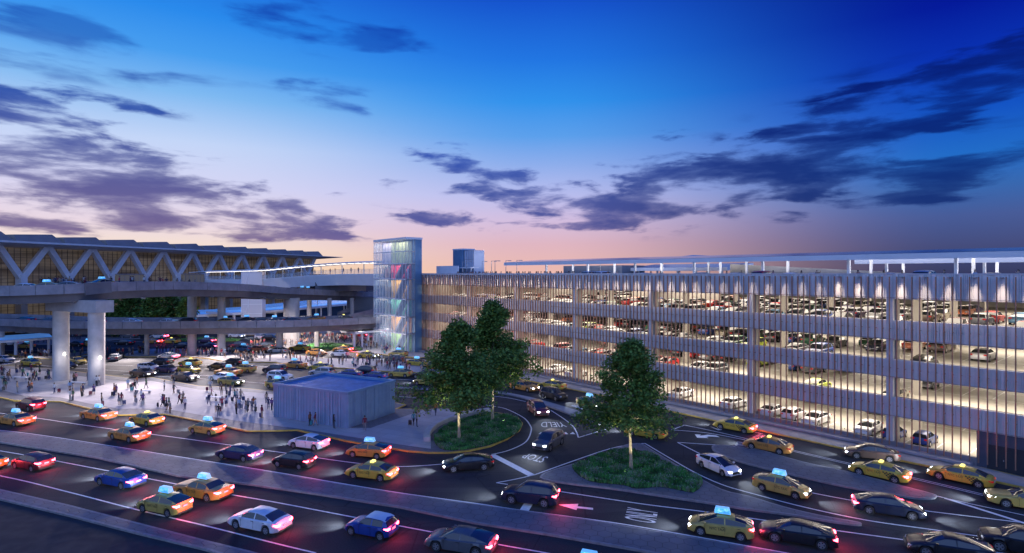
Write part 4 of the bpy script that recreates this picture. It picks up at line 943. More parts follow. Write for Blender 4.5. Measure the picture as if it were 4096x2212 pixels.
for i, (x, yb, yt, w_) in enumerate(((1040, 880, 690, 190), (1230, 880, 665, 220), (1420, 880, 655, 230), (1600, 880, 660, 200), (1730, 880, 690, 150))):
    px, _ = k1(x, yb); b = at(px, HY, 168 + (i % 2) * 5); tz = H - (k1(0, yt)[1] - HY) / F * b.y
    leaf_tree('broadleaf_tree', (b.x, b.y, 0), tz + .8, w_ * .4314 / 2 * b.y / F * 1.15, 1.0, 'bushy green tree between the viaducts, %s from the left' % ['first', 'second', 'third', 'fourth', 'fifth'][i], 6500, 40 + i, leaf=.75, shape=lambda f: .55 + .45 * math.sin(math.pi * min(1, f + .1)), group='trees between the viaducts')
# ================================================================ signs
def sign(name, label, px, py, z_top, w, h, lines, green, posts=1, rz=0.):
    b = gp(px, py, KZ); r = thing(name, label, 'sign', tuple(b), rz)
    m = MB(); m.b3(-.12, .12, -.12, .12, 0, z_top - KZ) if posts == 1 else (m.b3(-w / 2, -w / 2 + .15, -.1, .1, 0, z_top), m.b3(w / 2 - .15, w / 2, -.1, .1, 0, z_top)); m.build('post', M_GREY, r)
    x0 = .15 if posts == 1 else -w / 2 + .15; x1 = x0 + w if posts == 1 else w / 2 - .15
    m = MB(); m.b3(x0, x1, -.15, -.03, z_top - h, z_top); pn = m.build('panel', M_DARK, r)
    if green: m = MB(); m.b3(x0 + .04, x0 + h * .55, -.17, -.151, z_top - h + .04, z_top - .04); m.build('green_square', mat('sign_green', (.2, .6, .08), .4, emit=(.3, 1, .1), es=.6), pn)
    for i, t in enumerate(lines):
        me, (a, b2, c, d2) = word(t, None, None); mb = MB(); sz = h / len(lines) * .62 / .7; xx = x0 + (h * .62 if green else .15); zz = z_top - h / len(lines) * (i + .78)
        k = min(sz, (x1 - xx - .1) / (b2 - a)); mb.add([(xx + (v.co.x - a) * k, -.156, zz + v.co.y * k) for v in me.vertices], [tuple(p.vertices) for p in me.polygons])
        mb.build('lettering', mat('sign_white', (.8, .8, .8), .5, emit=(1, 1, 1), es=.7), pn)
    return r
sign('wayfinding_sign', 'green and black wayfinding sign on a post above the crowd', *k2(864, 1106), 7.6, 5.6, 1.9, ['Ground Transportation', 'Long Term Parking', 'Shuttles'], True)
sign('wayfinding_sign', 'small black hanging sign between the slim viaduct columns', *k2(1180, 1040), 5.6, 3.6, 1.3, ['Arrivals', 'Car Rental'], False)
sign('road_gantry', 'thin sign gantry between the two viaducts', *k2(988, 905), 9.4, 8.5, .9, ['Terminal'], False, 2)
# ================================================================ plaza and viaduct floodlights
fl = [(0.5, (-62, 84, 0), 1), (.6, (-42, 84, 0), 1)]
def up_at(px, dz=-3.2, inn=2.): 
    best = min(upath, key=lambda p: abs(p.x / p.y - (px - CX) / F)); return best + Vector((0, inn, dz))
def lo_at(px, dz=-3.2, inn=2.):
    best = min(lpath, key=lambda p: abs(p.x / p.y - (px - CX) / F)); return best + Vector((0, inn, dz))
for px, tgt, e in ((60, (-84, 80, 0), 22000), (300, (-70, 80, 0), 26000), (560, (-62, 84, 0), 36000), (800, (-54, 88, 0), 54000), (1050, (-42, 92, 0), 84000)):
    p = up_at(px); fixture(upp, uoff, p + Vector((0, 0, .12))); flood(p - Vector((0, 0, .1)), tgt, e * .72, 66, (1, .84, .86))
for px, tgt, e in ((80, (-105, 112, 0), 7000), (500, (-80, 112, 0), 23000), (700, (-66, 116, 0), 26000), (900, (-58, 115, 0), 28000), (1100, (-46, 118, 0), 31000), (1300, (-38, 125, 0), 31000), (1430, (-33, 132, 0), 27000)):
    p = lo_at(px, -3.2, 2.); fixture(low, loff, p + Vector((0, 0, .12))); flood(p - Vector((0, 0, .1)), (tgt[0], tgt[1], 0), e, 150)
for px in (950, 1150, 1350):
    p = lo_at(px, -3.2, 9.); flood(p, (p.x, p.y + 22, 0), 30000, 140)
# small uplights on the piers
# ================================================================ vehicles
M_TYRE = mat('tyre_rubber', (.02, .02, .022), .8); M_RIM = mat('alloy_rim', (.5, .5, .53), .3, .8); M_CGLASS = mat('car_glass', (.02, .028, .04), .06, spec=.9)
M_TAIL = mat('tail_glow', (.5, .01, .02), .3, emit=(1, .05, .09), es=34); M_TAILO = mat('tail_off', (.28, .012, .015), .25, emit=(1, .02, .02), es=.25)
M_HEAD = mat('head_glow', (1, 1, 1), .3, emit=(.85, .92, 1), es=38); M_HEADO = mat('head_off', (.55, .58, .62), .12, .3)
M_PLATE = mat('number_plate', (.6, .6, .5), .5); M_BLACK = mat('black_trim', (.015, .015, .018), .5)
M_SIGN = mat('taxi_sign_glow', (.3, .7, .9), .4, emit=(.03, .30, 1.), es=1.0)
g = NT(M_SIGN.node_tree); b_ = g.n['Principled BSDF']; tc_ = g.new('ShaderNodeTexCoord').outputs['Object']; n_ = g.noise(tc_, 3.2, 2, .6, .8); g.put(b_, 'Emission Color', g.ramp(n_, [(.38, (.01, .16, .75)), (.52, (.03, .42, 1.)), (.60, (.45, .85, 1.)), (.66, (.04, .5, .85))]))
M_SIGN2 = mat('taxi_sign_white', (.6, .9, 1), .4, emit=(.10, .42, .75), es=.6)
def paint(name, c, metal=.25, rough=.38):
    m = mat('paint_' + name, c, rough, metal, coat=.4, var=(.9, .12)); m.node_tree.nodes['Principled BSDF'].inputs['Coat Roughness'].default_value = .16; return m
PAINTS = dict(yellow=(.60, .42, .05), gold=(.50, .37, .09), orange=(.56, .25, .05), black=(.012, .012, .016), navy=(.012, .018, .045), blue=(.012, .05, .26), white=(.72, .73, .77),
              silver=(.42, .43, .46), grey=(.10, .105, .12), red=(.48, .015, .02), maroon=(.13, .012, .02), green=(.02, .10, .05), beige=(.42, .38, .30), purple=(.035, .022, .085), sky=(.12, .3, .5), coral=(.62, .2, .1), lime=(.45, .55, .05), brown=(.12, .08, .06))
for k_, v_ in PAINTS.items(): paint(k_, v_)
SPEC = {
 'sedan': dict(L=4.85, W=1.86, deck=[(-2.42, .55), (-2.38, .86), (-2.2, .99), (-1.7, 1.02), (.95, .98), (1.7, .87), (2.15, .74), (2.36, .58), (2.42, .42)], cab=[(-1.95, 1.01), (-1.15, 1.33), (-.35, 1.44), (.2, 1.43), (.45, 1.39), (1.35, .94)], glass=(-1.15, .45), wb=1.42, r=.34, win=(-1.45, .95), bp=-.28),
 'coupe': dict(L=4.95, W=1.94, deck=[(-2.47, .55), (-2.42, .9), (-2.25, 1.02), (-1.8, 1.03), (.95, .96), (1.7, .86), (2.2, .72), (2.42, .55), (2.47, .40)], cab=[(-2.2, 1.03), (-1.2, 1.29), (-.35, 1.41), (.2, 1.40), (.4, 1.36), (1.35, .93)], glass=(-.95, .4), wb=1.46, r=.36, win=(-1.45, .95), bp=-.25),
 'prius': dict(L=4.5, W=1.76, deck=[(-2.25, .55), (-2.22, .95), (-2.1, 1.08), (-1.5, 1.04), (.95, 1.0), (1.6, .90), (2.0, .76), (2.2, .58), (2.25, .42)], cab=[(-2.16, 1.10), (-1.75, 1.24), (-.7, 1.44), (-.1, 1.49), (.25, 1.46), (1.55, .90)], glass=(-1.0, .22), wb=1.35, r=.32, win=(-1.7, 1.1), bp=-.3),
 'crown': dict(L=5.3, W=1.98, deck=[(-2.65, .6), (-2.62, .93), (-2.5, 1.0), (-1.5, 1.02), (.9, 1.0), (2.1, .92), (2.5, .82), (2.62, .6), (2.65, .45)], cab=[(-1.7, 1.02), (-1.1, 1.36), (-.4, 1.46), (.2, 1.45), (.4, 1.41), (1.1, .99)], glass=(-1.1, .4), wb=1.5, r=.35, win=(-1.3, .75), bp=-.25),
 'suv': dict(L=4.7, W=1.92, deck=[(-2.35, .6), (-2.33, 1.0), (-2.25, 1.12), (-1.5, 1.1), (1.0, 1.08), (1.8, 1.0), (2.2, .86), (2.33, .62), (2.35, .45)], cab=[(-2.3, 1.12), (-1.95, 1.52), (-1.6, 1.63), (-.3, 1.69), (.2, 1.66), (.4, 1.6), (1.2, 1.06)], glass=(-1.95, .4), wb=1.38, r=.38, win=(-1.85, .85), bp=-.3),
 'hatch': dict(L=4.25, W=1.78, deck=[(-2.12, .55), (-2.1, .95), (-2.0, 1.02), (-1.4, 1.02), (.9, .98), (1.5, .9), (1.9, .76), (2.08, .58), (2.12, .42)], cab=[(-2.05, 1.03), (-1.6, 1.38), (-.9, 1.47), (0, 1.49), (.3, 1.45), (1.25, .95)], glass=(-1.6, .3), wb=1.28, r=.32, win=(-1.5, .9), bp=-.3),
 'mini': dict(L=3.75, W=1.7, deck=[(-1.87, .5), (-1.85, .9), (-1.78, .98), (-1.2, .97), (.75, .95), (1.3, .88), (1.65, .74), (1.82, .55), (1.87, .4)], cab=[(-1.80, .98), (-1.55, 1.32), (-1.2, 1.40), (-.2, 1.43), (.15, 1.40), (.8, .95)], glass=(-1.55, .15), wb=1.23, r=.31, win=(-1.35, .55), bp=-.45),
}
def interp(pts, x):
    if x <= pts[0][0]: return pts[0][1]
    for a, b in zip(pts, pts[1:]):
        if x <= b[0]: return a[1] + (b[1] - a[1]) * (x - a[0]) / (b[0] - a[0])
    return pts[-1][1]
def car_geometry(sp):
    """body and glass surfaces as separate builders"""
    L, W = sp['L'], sp['W']; h2 = L / 2; body = MB(); zb0 = .22
    xs = sorted(set([round(-h2 + L * i / 30, 3) for i in range(31)] + [round(s * sp['wb'] + d, 3) for s in (-1, 1) for d in (-sp['r'] - .07, -sp['r'] * .7, 0, sp['r'] * .7, sp['r'] + .07)]))
    rings = []
    for x in xs:
        t = abs(x) / h2; w = W / 2 * (1 - .17 * max(0, (t - .72) / .28) ** 2.0); w = w * (1 if t < .985 else .93); hz = interp(sp['deck'], x)
        zb = zb0 + .1 * max(0, (t - .8) / .2); za = zb
        for s in (-1, 1):
            dx = x - s * sp['wb']; ra = sp['r'] + .07
            if abs(dx) < ra: za = max(za, sp['r'] + math.sqrt(ra * ra - dx * dx))
        hz = max(hz, zb + .1); za = min(za, hz - .16)
        zs = max(za + .03, zb + (hz - zb) * .55)
        ring = [(x, 0, zb + .16 if za > zb + .05 else zb), (x, w * .55, max(zb, za - .05) if za > zb + .05 else zb), (x, w * .93, za), (x, w * .985, za + .04), (x, w, max(zs, za + .06)), (x, w * .965, hz - .07), (x, w * .88, hz - .005), (x, w * .5, hz + .022), (x, 0, hz + .03)]
        rings.append(ring)
    n = len(rings[0]); vs = []
    for rg in rings: vs += rg + [(a, -b, c) for a, b, c in rg[1:-1][::-1]]
    k = 2 * n - 2
    fs = [(i * k + j, i * k + (j + 1) % k, (i + 1) * k + (j + 1) % k, (i + 1) * k + j) for i in range(len(xs) - 1) for j in range(k)]
    fs += [tuple(range(k)), tuple(reversed(range((len(xs) - 1) * k, len(xs) * k)))]
    body.add(vs, fs)
    # cabin
    cab = sp['cab']; x0, x1 = cab[0][0], cab[-1][0]; hmax = max(c[1] for c in cab); g0, g1 = sp['glass']; wr0, wr1 = sp['win']; bp = sp['bp']
    cx = sorted(set([c[0] for c in cab] + [round(x0 + (x1 - x0) * i / 12, 3) for i in range(13)] + [g0, g1, wr0, wr1, bp - .04, bp + .04, g0 + .1, wr0 + .35]))
    R_ = []
    for x in cx:
        zt = interp(cab, x); zb = interp(sp['deck'], x) - .02; zt = max(zt, zb + .012); t = (zt - zb) / (hmax - .97); t = min(1, t)
        wb_ = W / 2 * .885 * (1 - .10 * max(0, (x - .3) / (x1 - .3)) ** 2 - .08 * max(0, (-.6 - x) / (-.6 - x0)) ** 2); wr = wb_ - .22 * t
        R_.append([(x, wb_, zb), (x, wb_ * .1 + wr * .9 + .012, zb + (zt - zb) * .84), (x, wr, zt - .045 * t), (x, wr * .86, zt), (x, 0, zt + .03 * t)])
    parts = dict(front=MB(), rear=MB(), sides=[MB(), MB(), MB(), MB()])
    for i in range(len(cx) - 1):
        a, b = R_[i], R_[i + 1]; xm = (cx[i] + cx[i + 1]) / 2
        for sg in (1, -1):
            f = lambda p: (p[0], p[1] * sg, p[2])
            for j in range(4):
                q = [f(a[j]), f(b[j]), f(b[j + 1]), f(a[j + 1])]
                if sg < 0: q = q[::-1]
                tgt = body
                if j >= 2 and xm > g1 and xm < x1 - .06 and (j == 3 or True): tgt = parts['front'] if j == 3 or j == 2 else body
                elif j >= 2 and xm < g0 and xm > x0 + .05: tgt = parts['rear']
                elif j == 0 and wr0 < xm < wr1 and abs(xm - bp) > .045: tgt = parts['sides'][(0 if xm > bp else 1) + (0 if sg > 0 else 2)]
                tgt.add(q, [(0, 1, 2, 3)])
    return body, parts
def merge(o, d=.0008):
    bm = bmesh.new(); bm.from_mesh(o.data); bmesh.ops.remove_doubles(bm, verts=bm.verts, dist=d); bmesh.ops.recalc_face_normals(bm, faces=bm.faces)
    bm.to_mesh(o.data); bm.free(); o.data.polygons.foreach_set('use_smooth', [True] * len(o.data.polygons)); o.data.set_sharp_from_angle(angle=R(38)); return o
def make_wheel(r, w):
    m = MB(); n = 20; prof = [(w / 2 - .03, r * .62), (w / 2, r * .75), (w / 2, r * .95), (w / 2 - .04, r), (-w / 2 + .04, r), (-w / 2, r * .95), (-w / 2, r * .62)]
    vs = [(math.cos(2 * math.pi * k / n) * q, y, math.sin(2 * math.pi * k / n) * q) for y, q in prof for k in range(n)]
    m.add(vs, [(i * n + k, i * n + (k + 1) % n, (i + 1) * n + (k + 1) % n, (i + 1) * n + k) for i in range(len(prof) - 1) for k in range(n)])
    m.add([(math.cos(2 * math.pi * k / n) * r * .63, 0, math.sin(2 * math.pi * k / n) * r * .63) for k in range(n)], [tuple(range(n))])
    rim = MB()
    for s_ in (1, -1):
        y = s_ * (w / 2 - .025)
        for k in range(5):
            a = 2 * math.pi * k / 5; ca, sa = math.cos(a), math.sin(a)
            rim.add([(ca * .03 - sa * .045, y, sa * .03 + ca * .045), (ca * r * .64 - sa * .07, y, sa * r * .64 + ca * .07), (ca * r * .64 + sa * .07, y, sa * r * .64 - ca * .07), (ca * .03 + sa * .045, y, sa * .03 - ca * .045)], [(0, 1, 2, 3)])
        vs = [(math.cos(2 * math.pi * k / n) * q, y + s_ * .004, math.sin(2 * math.pi * k / n) * q) for q in (r * .56, r * .66) for k in range(n)]
        rim.add(vs, [(k, (k + 1) % n, n + (k + 1) % n, n + k) for k in range(n)])
        rim.add([(math.cos(2 * math.pi * k / 8) * .06, y + s_ * .006, math.sin(2 * math.pi * k / 8) * .06) for k in range(8)], [tuple(range(8))])
    return m, rim
NAMES = dict(sedan='sedan', coupe='sedan', prius='hatchback', crown='sedan', suv='suv', hatch='hatchback', mini='small_car')
PROTO = {}
def proto(typ, taxi=None, detail=2):
    """taxi: None, 'board' (lit roof board), 'dome' (small roof lamp), 'check' (dome and chequer)"""
    key = (typ, taxi, detail)
    if key in PROTO: return PROTO[key]
    sp = SPEC[typ]; body, parts = car_geometry(sp); h2 = sp['L'] / 2; W = sp['W']
    nm = 'taxi' if taxi else NAMES[typ]; pm = MAT['paint_grey']
    if detail == 0:                                                        # garage and distant cars: body, glass and wheels
        root = thing(nm, None, None); merge(body.build('body', pm, root))
        gl = MB()
        for q in [parts['front'], parts['rear']] + parts['sides']: gl.add(q.v, q.f)
        merge(gl.build('windows', M_CGLASS, root))
        for s_ in (-1, 1):
            for t_ in (-1, 1):
                m = MB(); n = 12; r = sp['r']; y1 = t_ * (W / 2 - .01); y0 = t_ * (W / 2 - .22)
                m.add([(s_ * sp['wb'] + math.cos(2 * math.pi * k / n) * r, y, r + math.sin(2 * math.pi * k / n) * r) for y in (y0, y1) for k in range(n)], [(k, (k + 1) % n, n + (k + 1) % n, n + k) for k in range(n)] + [tuple(range(n)), tuple(range(n, 2 * n))])
                m.add([(s_ * sp['wb'] + math.cos(2 * math.pi * k / n) * r * .6, y1 + t_ * .006, r + math.sin(2 * math.pi * k / n) * r * .6) for k in range(n)], [tuple(range(n))], 1)
                m.build('wheel', [M_TYRE, M_RIM], root)
        for t_ in (-1, 1):
            m = MB(); m.box((-h2 + .05, t_ * W * .36, .84), (.16, .30, .15)); m.build('taillight', M_TAILO, root)
            m = MB(); m.box((h2 - .2, t_ * W * .36, .66), (.26, .30, .12)); m.build('headlight', M_HEADO, root)
        if taxi:
            z = max(c[1] for c in sp['cab']) + .03; m = MB(); m.add([(x * (1 if zz == z else .8) + -.1, y * (1 if zz == z else .85), zz) for zz in (z, z + .38) for x, y in ((-.42, -.2), (.42, -.2), (.42, .2), (-.42, .2))], [(0, 1, 2, 3), (4, 5, 6, 7), (0, 1, 5, 4), (1, 2, 6, 5), (2, 3, 7, 6), (3, 0, 4, 7)])
            m.build('roof_sign', M_SIGN, root)
        PROTO[key] = root; return root
    root = thing(nm, None, None)
    merge(body.build('body', pm, root))
    merge(parts['front'].build('windshield', M_CGLASS, root)); merge(parts['rear'].build('rear_window', M_CGLASS, root))
    for q in parts['sides']:
        if q.v: merge(q.build('side_window', M_CGLASS, root))
    wm, rm = make_wheel(sp['r'], .23); w0 = None
    for s_ in (-1, 1):
        for t_ in (-1, 1):
            if w0 is None: w = wm.build('wheel', M_TYRE, root, smooth=40); rr = rm.build('rim', M_RIM, w); w0 = (w, rr)
            else:
                w = w0[0].copy(); COL.objects.link(w); w.parent = root; rr = w0[1].copy(); COL.objects.link(rr); rr.parent = w
            w.location = (s_ * sp['wb'], t_ * (W / 2 - .125), sp['r'])
    hz = interp(sp['deck'], -h2 + .1) - .14; fz = interp(sp['deck'], h2 - .25) - .12
    for t_ in (-1, 1):
        m = MB()
        m.add([(-h2 - .012, t_ * W * .27, hz - .07), (-h2 - .012, t_ * W * .27, hz + .07), (-h2 + .03, t_ * W * .425, hz - .08), (-h2 + .03, t_ * W * .425, hz + .08), (-h2 + .30, t_ * W * .497, hz + .03), (-h2 + .30, t_ * W * .497, hz + .09),
               (-h2 + .1, t_ * W * .25, hz), (-h2 + .3, t_ * W * .4, hz)], [(0, 1, 3, 2), (2, 3, 5, 4), (1, 6, 7, 5, 3), (0, 2, 4, 7, 6), (0, 6, 1), (4, 5, 7)]); m.build('taillight', M_TAILO, root)
        m = MB()
        m.add([(h2 - .035, t_ * W * .25, fz - .09), (h2 - .07, t_ * W * .25, fz + .02), (h2 - .1, t_ * W * .42, fz - .10), (h2 - .18, t_ * W * .43, fz + .06), (h2 - .5, t_ * W * .485, fz + .03), (h2 - .55, t_ * W * .47, fz + .11),
               (h2 - .3, t_ * W * .28, fz + .03), (h2 - .5, t_ * W * .4, fz - .02)], [(0, 1, 3, 2), (2, 3, 5, 4), (1, 6, 5, 3), (0, 2, 4, 7), (0, 7, 6, 1), (4, 5, 6, 7)]); m.build('headlight', M_HEADO, root)
        m = MB(); m.box((sp['win'][1] - .08, t_ * (W / 2 + .06), 1.02), (.14, .17, .12)); m.build('mirror', pm, root)
        m = MB()
        for xx in (sp['bp'] + .14, sp['bp'] - .95): m.box((xx, t_ * (W / 2 * .985), .86), (.2, .02, .03))
        m.build('door_handle', M_BLACK, root)
        m = MB()
        for xx in (sp['bp'], sp['win'][1] - .05): m.box((xx, t_ * W / 2 * .995, .62), (.012, .02, .55))
        m.build('door_seam', M_BLACK, root)
    m = MB(); m.box((h2 - .03, 0, .5), (.08, W * .5, .2)); m.build('grille', M_BLACK, root)
    m = MB(); m.box((-h2 - .002, 0, hz - .1), (.03, .4, .13)); m.build('number_plate', M_PLATE, root)
    m = MB(); m.box((-h2 + .04, 0, .32), (.1, W * .7, .14)); m.build('rear_bumper', M_BLACK, root)
    if taxi:
        z = max(c[1] for c in sp['cab']) + .02
        if taxi == 'board':
            m = MB(); m.b3(-.62, .30, -.1, .1, z, z + .06); st = m.build('roof_rack', M_BLACK, root)
            m = MB(); m.add([(-.16 + x * (1 if zz < z + .2 else .82), y * (1 if zz < z + .2 else .75), zz) for zz in (z + .06, z + .46) for x, y in ((-.56, -.24), (.56, -.24), (.56, .24), (-.56, .24))], [(0, 1, 2, 3), (4, 5, 6, 7), (0, 1, 5, 4), (1, 2, 6, 5), (2, 3, 7, 6), (3, 0, 4, 7)])
            bd = m.build('roof_sign', M_SIGN2, root)
            for t_ in (-1, 1):
                m = MB(); y0, y1 = t_ * .249, t_ * .205; m.add([(-.16 - .51, y0, z + .10), (-.16 + .51, y0, z + .10), (-.16 + .44, y1, z + .42), (-.16 - .44, y1, z + .42)], [(0, 1, 2, 3)]); m.build('screen', M_SIGN, bd)
        else:
            m = MB(); m.add([(-.16 + x * q, y * q, z + zz) for zz, q in ((0, 1), (.1, 1), (.17, .7)) for x, y in ((-.16, -.26), (.16, -.26), (.16, .26), (-.16, .26))], [(0, 1, 5, 4), (1, 2, 6, 5), (2, 3, 7, 6), (3, 0, 4, 7), (4, 5, 9, 8), (5, 6, 10, 9), (6, 7, 11, 10), (7, 4, 8, 11), (8, 9, 10, 11)])
            m.build('roof_lamp', mat('taxi_dome', (.9, .8, .2), .4, emit=(1, .85, .2), es=1.6), root)
        me, (a, b2, c, d2) = word('NYC TAXI', None, None)
        for t_ in (-1, 1):
            mb = MB(); sc = 1.05 / (b2 - a); mb.add([((-t_) * ((v.co.x - a) * sc - .52) + .3 - .1, t_ * (W / 2 + .014), .60 + (v.co.y - c) * sc * 1.25) for v in me.vertices], [tuple(p.vertices) for p in me.polygons]); mb.build('lettering', M_BLACK, root)
            if taxi == 'check':
                m = MB()
                for i in range(9):
                    for j in range(4):
                        if (i + j) % 2 == 0 and i + j > 2: x_ = -1.1 - i * .13 + .6; m.add([(x_, t_ * (W / 2 + .012), .42 + j * .12), (x_ + .13, t_ * (W / 2 + .012), .42 + j * .12), (x_ + .13, t_ * (W / 2 + .012), .54 + j * .12), (x_, t_ * (W / 2 + .012), .54 + j * .12)], [(0, 1, 2, 3)])
                m.build('chequer_band', M_BLACK, root)
    PROTO[key] = root; return root
USED = set()
def place(typ, col, loc, rz, label, taxi=None, group='vehicles driving on the lower roads', head=False, tail=False, detail=2, cat=None, roof=None):
    src = proto(typ, taxi, detail); key = (typ, taxi, detail)
    sw = {'paint_grey': MAT['paint_' + col]}
    if tail: sw['tail_off'] = M_TAIL
    if head: sw['head_off'] = M_HEAD
    c = dup(src, loc, rz, label, group, sw)
    c['category'] = cat or ('taxi' if taxi else ('suv' if typ == 'suv' else 'car'))
    if roof:
        for ch in c.children:
            if ch.name.startswith('body'):
                m = MB(); sp = SPEC[typ]; q = [(x, interp(sp['cab'], x)) for x in (sp['glass'][0] - .02, -1.2, -.2, .1, sp['glass'][1] - .02)]; w_ = .62
                m.add([(x, s * w_, z + (.034 if s == 0 else .008)) for x, z in q for s in (-1, 0, 1)], [(i * 3 + j, i * 3 + j + 1, i * 3 + j + 4, i * 3 + j + 3) for i in range(4) for j in range(2)]); m.build('roof_panel', MAT['paint_' + roof], c, smooth=50)
    return c
def beam(c, sp, e=900, red=False):
    p = c.location; a = c.rotation_euler.z; d = Vector((math.cos(a), math.sin(a), 0))
    if not red:
        l = bpy.data.objects.new('headlamp_beam', bpy.data.lights.get('beam') or bpy.data.lights.new('beam', 'SPOT')); COL.objects.link(l)
        l.data.energy = 1300; l.data.spot_size = R(95); l.data.spot_blend = 1; l.data.color = (.80, .88, 1); l.data.shadow_soft_size = .12
        l.location = p + d * (sp['L'] / 2 + .12) + Vector((0, 0, .72)); l.rotation_euler = (d + Vector((0, 0, -.13))).to_track_quat('-Z', 'Y').to_euler()
    else:
        l = bpy.data.objects.new('tail_lamp_light', bpy.data.lights.get('tail') or bpy.data.lights.new('tail', 'POINT')); COL.objects.link(l)
        l.data.energy = 95; l.data.color = (1, .05, .10); l.data.shadow_soft_size = .25
        l.location = p - d * (sp['L'] / 2 + .35) + Vector((0, 0, .85))
def by_wheels(crop, f, r, typ, z=0.):
    """front and rear contact points of the near-side wheels, as seen"""
    a, b = gp(*crop(*f), z), gp(*crop(*r), z); d = (a - b); d.z = 0; d.normalize(); q = Vector((-d.y, d.x, 0)); mid = (a + b) / 2
    if q.dot(Vector((mid.x, mid.y, 0))) < 0: q = -q
    c = mid + q * (SPEC[typ]['W'] / 2 - .12); c.z = z; return c, math.atan2(d.y, d.x)
